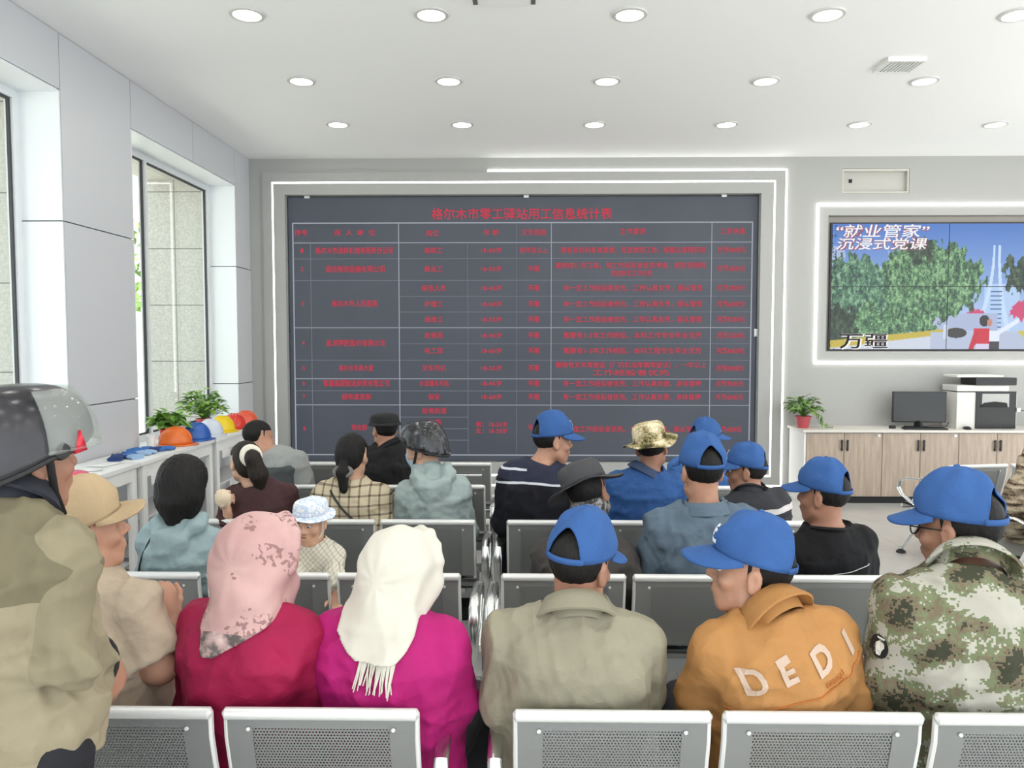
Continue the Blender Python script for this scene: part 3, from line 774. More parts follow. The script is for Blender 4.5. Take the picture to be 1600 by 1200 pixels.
for k, (px, py, rz, c, lab) in enumerate(((183, 718, 20, (GD, GD), 'navy work glove nearest the pink bag'), (203, 716, 60, (GB, GW), 'blue work glove lying flat on the heap front'), (216, 711, -40, (GW, GB), 'pale blue work glove with a blue cuff'), (228, 706, 95, (GB, GD), 'blue work glove with a navy cuff on the heap'), (244, 704, -70, (GB, GB), 'blue work glove farthest along the table'))):
    p = atZ(px, py, TZ); p.x = min(max(p.x, TX0 + .1), TX1 - .1); glove((p.x, p.y + .0, TZ), R(rz), c, lab)
def m_pack():
    m = NT('shiny_pink_packet'); m.set(m.ramp(m.noise(20, m.coord(), 3), [(.4, sr(196, 40, 86)), (.6, sr(226, 90, 120))]), .2); return m.mat
def packet(loc, rz, mat, label, sx=.13, sy=.10):
    G = []; 
    for i in range(13):
        row = []
        for j in range(13):
            u, v = i / 6 - 1, j / 6 - 1; e = (1 - u * u) * (1 - v * v)
            row.append((u * sx, v * sy, .004 + .035 * e ** .5 + .008 * mnoise.noise((u * 3, v * 3, sx * 50)) * e))
        G.append(row)
    q = MB(); q.grid(G); q.grid([[(p[0], p[1], .0) for p in r_] for r_ in G]); o = tag(q.build('packet', mat), label, 'packet'); o.location = loc; o.rotation_euler = (0, 0, rz)
p = atZ(128, 742, TZ); packet((-2.86, 4.72, TZ), R(40), m_pack(), 'pink plastic packet on the window table near the standing man', .13, .10)
packet((-2.84, 4.40, TZ), R(10), plain('navy_packet', sr(40, 52, 96), .3), 'dark blue packet next to the pink packet', .09, .10)
for k, (px, py) in enumerate(((165, 728), (185, 729))):
    q = MB(); G = [[(i / 5 * .2 - .1, j / 5 * .14 - .07, .002 + .004 * mnoise.noise((i * .7, j * .7, k))) for j in range(6)] for i in range(6)]; q.grid(G)
    p = atZ(px, py, TZ); o = tag(q.build('paper_sheet', M['white'], solid=.001), ('white leaflet by the pink packet', 'white leaflet by the navy glove')[k], 'paper'); o.location = (-2.88, 4.95 + .24 * k, TZ + .003); o.rotation_euler = (0, 0, R(30 + 50 * k))

# ------------------------------------------------------------------ benches
SW, SP = .505, .535           # backrest width and seat pitch
BT = .80                      # top of a backrest
def make_bench(name_label, loc, rz):
    """origin under the middle of the backrest tops' line, floor level; sitters face +y"""
    t = thing('waiting_bench', name_label, 'bench', loc, rz, 'perforated steel waiting benches')
    prof = [(.0, .775), (.004, .72), (.030, .62), (.062, .53), (.078, .475)]     # y, z of the back, top to bottom
    for k in (-1, 0, 1):
        q = MB(); hw = SW / 2
        G = [[(x, y, z) for x in np.linspace(-hw + .012, hw - .012, 9)] for (y, z) in prof]
        q.grid(G, 0); q.grid([[(p[0], p[1] + .014, p[2]) for p in r_] for r_ in G], 0)
        mb = q
        # solid margins
        for s_ in (-1, 1):
            xa, xb = sorted((s_ * (hw - .075), s_ * (hw - .010)))
            mb.grid([[(x, y - .002, z) for x in (xa, xb)] for (y, z) in prof], 1)
        mb.grid([[(x, y - .002, z) for x in np.linspace(-hw + .075, hw - .075, 4)] for (y, z) in ((.0, .775), (.003, .745))], 1)
        o = q.build('backrest', [M['perf'], M['seatgrey']], t); o.location = (k * SP, 0, 0)
        q = MB()
        q.tube([(-hw, .0, BT - .017), (-hw + .006, .0, BT - .015), (hw - .006, .0, BT - .015), (hw, .0, BT - .017)], [.008, .016, .016, .008], 12, 0, None, False, True)
        tr = q.build('top_roll', M['silver'], o)  # same steel as the back; reflected ceiling light put in as lighter silver
        q = MB()
        for s_ in (-1, 1):
            q = MB(); q.tube([(s_ * (hw - .007), y + .006, z) for (y, z) in ((.0, .785), (.004, .72), (.030, .62), (.062, .53), (.085, .46))], .009, 8); q.build('side_rim', M['silver'], o)
            q = MB(); q.lathe([(0, .004), (.005, .003), (.006, 0)], 10, 0, Matrix.Translation((s_ * (hw - .065), -.003, .745)) @ Matrix.Rotation(R(90), 4, 'X')); q.build('rivet', M['silver'], o)
        # seat
        q = MB(); sp_ = [(.085, .455), (.105, .425), (.15, .412), (.28, .405), (.42, .415), (.50, .42), (.53, .405), (.535, .375)]
        G = [[(x, y, z) for x in np.linspace(-hw, hw, 7)] for (y, z) in sp_]; q.grid(G); q.grid([[(p[0], p[1] - .004, p[2] - .016) for p in r_] for r_ in G])
        s2 = q.build('seat', M['seatgrey'], t); s2.location = (k * SP, 0, 0)
        q = MB(); q.tube([(-hw, .535, .383), (hw, .535, .383)], .014, 10); q.build('front_roll', M['silver'], s2)
        for s_ in (-1, 1): q = MB(); q.rbox(s_ * .17 - .02, s_ * .17 + .02, .10, .42, .365, .396, .004); q.build('seat_bracket', M['beam'], s2)
    LX = 1.5 * SP
    q = MB(); q.rbox(-LX - .03, LX + .03, .21, .27, .305, .365, .006); q.build('beam', M['beam'], t)
    for s_ in (-1, 1):
        x = s_ * (LX + .035)
        q = MB(); path = [(x, .095, .40), (x, .045, .50), (x, .035, .58), (x, .06, .635), (x, .14, .655), (x, .30, .645), (x, .43, .625), (x, .50, .59), (x, .515, .54), (x, .47, .49), (x, .38, .455), (x, .28, .425), (x, .20, .39)]
        pts = []
        for i in range(len(path) - 1):
            for u in (0, .5): pts.append(Vector(path[i]).lerp(Vector(path[i + 1]), u))
        pts.append(Vector(path[-1]))
        q.tube(pts, .021, 12, 0, .009, False, True, (0, 0, 1), (1, 0, 0)); q.build('armrest', M['steel'], t)
        q = MB(); q.rbox(x - .028, x + .028, .16, .32, .30, .41, .006); q.build('bracket', M['silver'], t)
        for (fy_, nm) in ((.10, 0), (.46, 1)):
            q = MB(); q.tube([(x, .23, .32), (x, .23 + (fy_ - .23) * .35, .22), (x, fy_, .035)], [.021, .019, .016], 10, 0, .016)
            l = q.build('leg', M['silver'], t)
            q = MB(); q.lathe([(.012, .05), (.014, .03), (.036, .014), (.038, 0)], 18, 0, Matrix.Translation((x, fy_, 0))); q.build('foot_pad', M['rubber'], l)
    return t
ROWY = dict(A=1.92, B=3.08, C=4.03, D=5.02, E=5.97)
HB = 1.5 * SP - (SP - SW) / 2
XLB = -.262 - HB; XRB = -.094 + HB
names = dict(A='nearest row', B='second row', C='third row', D='fourth row', E='front row by the board')
proto_b = None
def bench(label, loc, rz=0):
    global proto_b
    if proto_b is None: proto_b = make_bench(label, loc, rz); return proto_b
    c = copy_tree(proto_b); c.location = loc; c.rotation_euler = (0, 0, rz); c['label'] = label; return c
ben = [('A', -1, 'grey steel bench nearest the camera under the two headscarf women'), ('B', -1, 'steel bench on the window side where the child in a sun hat kneels'),
       ('C', -1, 'steel bench under the woman in a plaid jacket and helmeted sitter'), ('D', -1, 'steel bench on the window side under the man in a black cap'),
       ('E', -1, 'empty steel bench on the window side closest to the board'), ('A', 1, 'steel bench nearest the camera under the men in khaki, orange and camouflage'),
       ('B', 1, 'steel bench under the man in a black T-shirt'), ('C', 1, 'steel bench under the man in a blue shirt and camouflage hat'),
       ('D', 1, 'steel bench across the gap from the black-capped man, mostly hidden by sitters')]
for r_, s_, lab in ben:
    x = XLB if s_ < 0 else XRB
    if r_ == 'A': x = XLB - .01 if s_ < 0 else -.028 + HB
    bench(lab, (x, ROWY[r_], 0))
# third column, turned towards the middle
def bench_left_end(px, py, rz, label, ztop=.79):
    e = atZ(px, py, ztop); d = Vector((math.cos(rz), math.sin(rz), 0)); c = e + d * HB
    return bench(label, (c.x, c.y, 0), rz)
bF = bench_left_end(1483, 729, R(10), 'steel bench standing before the wooden cabinets on the right')
bG = bench(
    'turned steel bench at the right edge under the sitter in desert camouflage', (0, 0, 0), R(20))
_e = Vector((3.12, 4.62, 0)); _d = Vector((math.cos(R(20)), math.sin(R(20)), 0)); bG.location = _e + _d * HB
# ================================================================== people
# ---- signed distance shapes (numpy) turned into one continuous surface
def V3(*a): return np.array(a if len(a) == 3 else a[0], float)
def nrm(v): v = np.asarray(v, float); return v / (np.linalg.norm(v) + 1e-12)
def s_ell(c, r, Rm=None):
    c = V3(c); r = V3(r)
    def f(P):
        q = P - c
        if Rm is not None: q = q @ Rm
        k0 = np.sqrt(((q / r) ** 2).sum(1)); k1 = np.sqrt(((q / (r * r)) ** 2).sum(1)) + 1e-9
        return k0 * (k0 - 1) / k1
    return f
def s_cone(a, b, ra, rb):
    a = V3(a); b = V3(b); ab = b - a; L2 = ab @ ab + 1e-12
    def f(P):
        q = P - a; t = np.clip(q @ ab / L2, 0, 1)
        return np.sqrt(((q - t[:, None] * ab) ** 2).sum(1)) - (ra + (rb - ra) * t)
    return f
def s_flat(a, b, ra, rb, n, k):
    """round cone squashed by k along n"""
    a = V3(a); b = V3(b); n = nrm(n)
    def f(P):
        ab = b - a; q = P - a; t = np.clip(q @ ab / (ab @ ab), 0, 1); e = q - t[:, None] * ab
        h = e @ n; e2 = e + n * (h * (1 / k - 1))[:, None]
        r = (ra + (rb - ra) * t); return (np.sqrt((e2 ** 2).sum(1)) - r) * k
    return f
def smin(a, b, k):
    if k <= 0: return np.minimum(a, b)
    h = np.maximum(k - np.abs(a - b), 0) / k
    return np.minimum(a, b) - h * h * k * .25
def smax(a, b, k): return -smin(-a, -b, k)
def union(items):
    def f(P):
        d = None
        for it in items:
            fn, k = it if isinstance(it, tuple) else (it, .02)
            e = fn(P); d = e if d is None else smin(d, e, k)
        return d
    return f
def local(fn, c, r):
    """evaluate only near c"""
    c = V3(c)
    def f(P):
        q = np.sqrt(((P - c) ** 2).sum(1)); d = q - r * .6; m = q < r
        if m.any(): d[m] = np.minimum(fn(P[m]), 1)
        return np.where(m, d, np.maximum(d, .05))
    return f
_rs = np.random.RandomState(3)
FK = [(nrm(_rs.normal(size=3)), nrm(_rs.normal(size=3)), _rs.rand() * 6) for _ in range(9)]
def folds(P, amp, fr, seed=0, stretch=(1, 1, 1)):
    """crumpled cloth: ridged crossing waves"""
    Q = P * np.array(stretch); d = np.zeros(len(P))
    for i in range(5):
        k, w, ph = FK[(i + seed) % 9]
        warp = .9 * np.sin(Q @ w * fr * .55 + ph * 2 + seed) + .5 * np.sin(Q @ FK[(i + 3) % 9][0] * fr * 1.1 + seed * 1.7)
        d += (1 - np.abs(np.sin(Q @ k * fr * (.6 + .22 * i) + ph + warp)) * 1.6) / (1 + .5 * i)
    return d * amp * .85
def surface(fn, lo, hi, h, slack=1.9):
    lo = V3(lo) - 2 * h; hi = V3(hi) + 2 * h; B = 8
    nb = np.ceil((hi - lo) / (h * B)).astype(int); n = nb * B
    bi = np.stack(np.meshgrid(*[np.arange(k) for k in nb], indexing='ij'), -1).reshape(-1, 3)
    cen = lo + (bi + .5 - .5 / B) * (h * B); dc = fn(cen)
    act = np.abs(dc) < h * B * .87 * slack + .01
    Vg = np.repeat(np.repeat(np.repeat(np.where(dc < 0, -1., 1.).reshape(nb).astype(np.float32), B, 0), B, 1), B, 2)
    off = np.stack(np.meshgrid(*[np.arange(B)] * 3, indexing='ij'), -1).reshape(-1, 3)
    ab = bi[act]
    for s in range(0, len(ab), 400):
        ii = (ab[s:s + 400, None, :] * B + off[None]).reshape(-1, 3)
        Vg[ii[:, 0], ii[:, 1], ii[:, 2]] = fn(lo + ii * h)
    S = Vg < 0
    c = np.zeros(tuple(n - 1), np.int8)
    sl = lambda a, k: slice(a, k - 1 + a)
    for a in (0, 1):
        for b_ in (0, 1):
            for d in (0, 1): c += S[sl(a, n[0]), sl(b_, n[1]), sl(d, n[2])]
    cells = np.argwhere((c > 0) & (c < 8)); idx = -np.ones(tuple(n - 1), np.int32); idx[tuple(cells.T)] = np.arange(len(cells))
    corners = np.array([(a, b_, d) for a in (0, 1) for b_ in (0, 1) for d in (0, 1)])
    vals = np.stack([Vg[cells[:, 0] + q[0], cells[:, 1] + q[1], cells[:, 2] + q[2]] for q in corners], 1)
    acc = np.zeros((len(cells), 3)); cnt = np.zeros(len(cells))
    for i in range(8):
        for j in range(i + 1, 8):
            if np.abs(corners[i] - corners[j]).sum() != 1: continue
            a, b_ = vals[:, i], vals[:, j]; m = (a < 0) != (b_ < 0)
            t = np.where(m, a / np.where(m, a - b_, 1), 0)
            acc += np.where(m[:, None], corners[i] + t[:, None] * (corners[j] - corners[i]), 0); cnt += m
    Vt = lo + (cells + acc / cnt[:, None]) * h
    Q = []
    for ax in range(3):
        u, v = [(1, 2), (2, 0), (0, 1)][ax]
        A = S.take(range(0, n[ax] - 1), ax); Bb = S.take(range(1, n[ax]), ax)
        e = np.argwhere(A != Bb); m = (e[:, u] > 0) & (e[:, v] > 0) & (e[:, u] < n[u] - 1) & (e[:, v] < n[v] - 1); e = e[m]
        fl = A[tuple(e.T)]
        def cell(du, dv):
            q = e.copy(); q[:, u] -= du; q[:, v] -= dv; return idx[tuple(q.T)]
        q = np.stack([cell(1, 1), cell(0, 1), cell(0, 0), cell(1, 0)], 1)
        q[~fl] = q[~fl][:, ::-1]; Q.append(q)
    Q = np.concatenate(Q); Q = Q[(Q >= 0).all(1)]
    return Vt, Q
def mesh_obj(name, Vt, Q, mats, parent, origin, attrs=None):
    me = bpy.data.meshes.new(name); me.vertices.add(len(Vt)); me.vertices.foreach_set('co', (Vt - V3(origin)).ravel().astype(np.float32))
    me.loops.add(Q.size); me.loops.foreach_set('vertex_index', Q.ravel().astype(np.int32))
    me.polygons.add(len(Q)); me.polygons.foreach_set('loop_start', np.arange(0, Q.size, 4, dtype=np.int32)); me.polygons.foreach_set('loop_total', np.full(len(Q), 4, np.int32))
    me.update(calc_edges=True); me.validate(); me.polygons.foreach_set('use_smooth', [True] * len(me.polygons))
    for m in (mats if isinstance(mats, (list, tuple)) else [mats]): me.materials.append(m)
    for k, v in (attrs or {}).items():
        if v.ndim == 2: a = me.attributes.new(k, 'FLOAT_VECTOR', 'POINT'); a.data.foreach_set('vector', v.ravel().astype(np.float32))
        else: a = me.attributes.new(k, 'FLOAT', 'POINT'); a.data.foreach_set('value', v.astype(np.float32))
    o = bpy.data.objects.new(name, me); COL.objects.link(o); o.parent = parent
    return o

# ---- cloth materials; tc = (across, forward, up the spine 0..1), arm = how much a point belongs to a sleeve
def cloth(name, color, rough=.85, bump=(45, .25, .006), var=.10, sheen=0):
    m = NT(name); c = m.coord(); n = m.noise(6, c, 5)
    lo = tuple(x * (1 - var) for x in color); hi = tuple(min(1, x * (1 + var)) for x in color)
    m.set(m.ramp(n, [(.3, lo), (.7, hi)]), rough, 0, .25)
    if sheen: m.b.inputs['Sheen Weight'].default_value = sheen
    n3 = m.n.new('ShaderNodeTexNoise'); n3.inputs['Scale'].default_value = 13; n3.inputs['Detail'].default_value = 4; n3.inputs['Distortion'].default_value = 1.6; m.l.new(c, n3.inputs['Vector'])
    m.bump(m.math('ADD', m.math('MULTIPLY', m.noise(bump[0], c, 5), .35), n3.outputs[0]), .32, .014); return m.mat
def cloth_zones(name, base, zones, rough=.85):
    """zones: list of (function(m, s, f, u, arm) -> mask socket, colour)"""
    m = NT(name); tc = m.attr('tc'); s, f, u = m.sep(tc); arm = m.attr('arm', 'Fac'); c = m.coord()
    n = m.noise(6, c, 5); v = m.math('ADD', m.math('MULTIPLY', n, .3), .85)
    col = (*base, 1)
    for fn, cc in zones: col = m.mix(fn(m, s, f, u, arm), col, (*cc, 1))
    vm = m.N('ShaderNodeVectorMath', operation='SCALE'); m.inp(vm, 0, col) if isinstance(col, bpy.types.NodeSocket) else None
    m.l.new(v, vm.inputs['Scale'])
    m.set(vm.outputs[0], rough, 0, .25); m.bump(m.noise(45, c, 5), .25, .006); return m.mat
def gt(m, x, v): return m.math('GREATER_THAN', x, v)
def lt(m, x, v): return m.math('LESS_THAN', x, v)
def band(m, x, c, w): return lt(m, m.math('ABSOLUTE', m.math('SUBTRACT', x, c)), w)
def mul(m, *a):
    r = a[0]
    for q in a[1:]: r = m.math('MULTIPLY', r, q)
    return r
def m_check(name, base, line, step, w, diag=False, soft=None):
    m = NT(name); c = m.coord(); x, y, z = m.sep(c)
    if diag: x, z = m.math('ADD', x, z), m.math('SUBTRACT', z, x)
    fx = m.math('ABSOLUTE', m.math('SUBTRACT', m.math('FRACT', m.math('DIVIDE', x, step)), .5)); fz = m.math('ABSOLUTE', m.math('SUBTRACT', m.math('FRACT', m.math('DIVIDE', z, step)), .5))
    a = m.math('ADD', lt(m, fx, w), lt(m, fz, w)); a = m.math('MULTIPLY', a, .62, clamp=True)
    n = m.noise(8, c, 4); b_ = m.mix(n, (*base, 1), (*[q * .85 for q in base], 1))
    m.set(m.mix(a, b_, (*line, 1)), .85, 0, .2); m.bump(m.noise(40, c, 4), .25, .006); return m.mat
def m_camo(name, cols, scale, cell, stretch=(1, 1, 1), thr=(.36, .46, .55)):
    m = NT(name); c = m.coord()
    sn = m.N('ShaderNodeVectorMath', operation='SNAP'); m.l.new(c, sn.inputs[0]); sn.inputs[1].default_value = (cell,) * 3
    big = m.noise(scale, m.mapping(sn.outputs[0], stretch), 1.5, .5); small = m.noise(scale * 9, sn.outputs[0], 1)
    f = m.math('ADD', m.math('MULTIPLY', big, .70), m.math('MULTIPLY', small, .30))
    m.set(m.ramp(f, [(0, cols[0]), (thr[0], cols[1]), (thr[1], cols[2]), (thr[2], cols[3])], 'CONSTANT'), .85, 0, .2)
    m.bump(m.noise(40, c, 4), .25, .006); return m.mat
def m_skin(name, c):
    m = NT(name); n = m.noise(18, m.coord(), 4)
    m.set(m.ramp(n, [(.3, tuple(q * .86 for q in c)), (.7, tuple(min(1, q * 1.1) for q in c))]), .5, 0, .4)
    m.b.inputs['Subsurface Weight'].default_value = .0
    m.bump(m.noise(220, m.coord(), 3), .15, .002); return m.mat
def m_hair(name, c):
    m = NT(name); co = m.mapping(m.coord(), (90, 90, 9)); n = m.noise(2.2, co, 4)
    m.set(m.ramp(n, [(.3, tuple(q * .5 for q in c)), (.75, tuple(q * 1.5 for q in c))]), .6, 0, .25); m.bump(n, .5, .006); return m.mat
SK = m_skin('tanned_skin', sr(184, 138, 114)); SKD = m_skin('dark_tanned_skin', sr(160, 116, 94)); SKL = m_skin('light_skin', sr(208, 164, 138))
HB_ = m_hair('black_hair', (.009, .008, .0075)); HBB = m_hair('brown_black_hair', (.022, .016, .013))
BLUE = cloth('blue_cap_cotton', sr(54, 90, 146), .85, (120, .2, .004), .06)
TROU = cloth('dark_trousers', (.02, .02, .024)); TROUK = cloth('khaki_trousers', sr(120, 112, 92)); TROUG = cloth('grey_trousers', sr(72, 74, 78))
KID = m_skin('child_skin', sr(214, 168, 140))
SHOE = plain('black_shoe', (.012, .012, .012), .45)
EYE = plain('eye_white', (.62, .60, .57), .2); IRIS = plain('dark_iris', (.015, .010, .008), .15); LIP = plain('lip', sr(150, 86, 76), .5)

class Torso:
    U = [0, .12, .3, .5, .7, .82, .9, .955, 1.0]
    WM = [.168, .178, .160, .164, .176, .174, .140, .096, .066]
    DM = [.125, .13, .118, .120, .122, .115, .098, .076, .062]
    FC = [.03, .02, .01, .0, -.005, -.008, -.004, .0, .004]
    def __init__(s, A, B, yaw, hw, S=1.0, depth=1.0, hipyaw=0.0, belly=0.0):
        s.A = V3(A); s.B = V3(B); s.L = np.linalg.norm(s.B - s.A); s.up = (s.B - s.A) / s.L; s.S = S
        k = hw / .165; s.wk = k; s.dk = (k * .5 + .5) * depth; s.belly = belly
        s.hipyaw = hipyaw; s.yaw = yaw; s.tw = yaw - hipyaw
        sd = V3(math.cos(hipyaw), math.sin(hipyaw), 0); sd = nrm(sd - s.up * (sd @ s.up)); s.s0 = sd; s.f0 = np.cross(s.up, sd)
        a = s.tw; s.s1 = s.s0 * math.cos(a) + s.f0 * math.sin(a); s.f1 = -s.s0 * math.sin(a) + s.f0 * math.cos(a)
        s.hw = hw
    def coords(s, P):
        q = P - s.A; u = q @ s.up / s.L; a = s.tw * np.clip(u, 0, 1); x = q @ s.s0; y = q @ s.f0
        return x * np.cos(a) + y * np.sin(a), -x * np.sin(a) + y * np.cos(a), u
    def point(s, x, y, u):
        a = s.tw * min(max(u, 0), 1); sx = x * math.cos(a) - y * math.sin(a); fy = x * math.sin(a) + y * math.cos(a)
        return s.A + s.s0 * sx + s.f0 * fy + s.up * (u * s.L)
    def sdf(s, P, ew=0, ed=0, u0=-.02, u1=1.0, p=2.4):
        x, y, u = s.coords(P)
        w = np.interp(u, s.U, s.WM) * s.wk + ew; d = np.interp(u, s.U, s.DM) * s.dk + ed + s.belly * np.exp(-((u - .3) / .2) ** 2); fc = np.interp(u, s.U, s.FC) + s.belly * 1.3 * np.exp(-((u - .3) / .2) ** 2)
        k = ((np.abs(x) / w) ** p + (np.abs(y - fc) / d) ** p) ** (1 / p)
        r = (k - 1) * np.minimum(w, d)
        r = smax(r, (u - u1) * s.L, .02); return smax(r, (u0 - u) * s.L, .05)

def hand_sdf(Wp, d, n, side, S=1.0, curl=.6, thumb=1.0):
    """palm from wrist Wp along d, palm facing n; side=+1 thumb towards cross(d, n)"""
    d = nrm(d); n = nrm(n - d * (n @ d)); t = np.cross(d, n) * side; items = []
    items.append((s_flat(Wp, Wp + d * .035 * S, .027 * S, .034 * S, n, .55), .012)); items.append((s_flat(Wp + d * .035 * S, Wp + d * .078 * S, .038 * S, .040 * S, n, .42), .02))
    for k, (o, L) in enumerate(((.030, .070), (.010, .080), (-.011, .074), (-.031, .058))):
        p = Wp + (d * (.088 - abs(o) * .25) + t * o) * S; c = curl * (.9 + .12 * k); q = p
        for j, (fr, r0, r1) in enumerate(((.42, .0095, .0088), (.32, .0086, .0080), (.26, .0079, .0066))):
            a = c * (j + .6); dr = d * math.cos(a) + n * math.sin(a) - t * o * .6 * (1 - .3 * j)
            e = q + nrm(dr) * (L * fr * S * 1.0); items.append((s_cone(q, e, r0 * S, r1 * S), .006 if j else .009)); q = e
    q = Wp + (d * .028 + t * .026) * S
    for j, (l, r0, r1) in enumerate(((.042, .0150, .0115), (.032, .0112, .0098), (.026, .0096, .0078))):
        a = .25 + .28 * j; dr = d * (.62 + .16 * j) + t * (.85 - .34 * j) * thumb + n * (.45 + .1 * j); e = q + nrm(dr) * l * S
        items.append((s_cone(q, e, r0 * S, r1 * S), .010)); q = e
    return local(union(items), Wp + d * .09 * S, .26 * S)

def head_frame(c, yaw, pitch, roll):
    Mm = Matrix.Rotation(yaw, 3, 'Z') @ Matrix.Rotation(pitch, 3, 'X') @ Matrix.Rotation(roll, 3, 'Y')
    return V3(c), np.array(Mm)
def head_sdf(c, Rh, S, female=False):
    T = lambda *p: c + Rh @ (V3(p) * S)
    E = lambda p, r: s_ell(T(*p), V3(r) * S, Rh)
    C = lambda a, b_, ra, rb: s_cone(T(*a), T(*b_), ra * S, rb * S)
    pos = [(E((0, -.012, .035), (.077, .097, .088)), 0), (E((0, .028, -.040), (.060, .062, .072)), .04), (C((0, .062, -.098), (0, .064, -.094), .022, .020), .03),
           (C((-.050, .012, -.070), (-.024, .058, -.098), .020, .018), .025), (C((.050, .012, -.070), (.024, .058, -.098), .020, .018), .025),
           (C((-.034, .080, .024), (.034, .080, .024), .011, .011), .018), (E((-.045, .062, -.026), (.020, .020, .018)), .02), (E((.045, .062, -.026), (.020, .020, .018)), .02),
           (C((0, .088, .014), (0, .108, -.022), .0085, .0125), .012), (E((-.012, .096, -.028), (.009, .010, .008)), .008), (E((.012, .096, -.028), (.009, .010, .008)), .008),
           (E((0, .080, -.060), (.030, .017, .022)), .016), (C((-.019, .092, -.056), (.019, .092, -.056), .0055, .0055), .006), (C((-.016, .091, -.066), (.016, .091, -.066), .0062, .0062), .006)]
    f = union(pos); neg = [E((-.032, .098, .006), (.017, .014, .011)), E((.032, .098, .006), (.017, .014, .011))]
    ears = union([(E((s_ * .080, -.012, -.004), (.010, .020, .033)), 0) for s_ in (-1, 1)] + [(E((s_ * .079, -.006, -.030), (.008, .011, .012)), .01) for s_ in (-1, 1)])
    conc = [E((s_ * .091, -.008, -.002), (.007, .011, .019)) for s_ in (-1, 1)]
    slit = C((-.020, .100, -.0605), (.020, .100, -.0605), .0022, .0022)
    def g(P):
        d = f(P)
        for q in neg: d = smax(d, -q(P), .010)
        d = smax(d, -slit(P), .003)
        e = ears(P)
        for q in conc: e = smax(e, -q(P), .005)
        return smin(d, e, .008)
    return local(g, c, .26 * S)

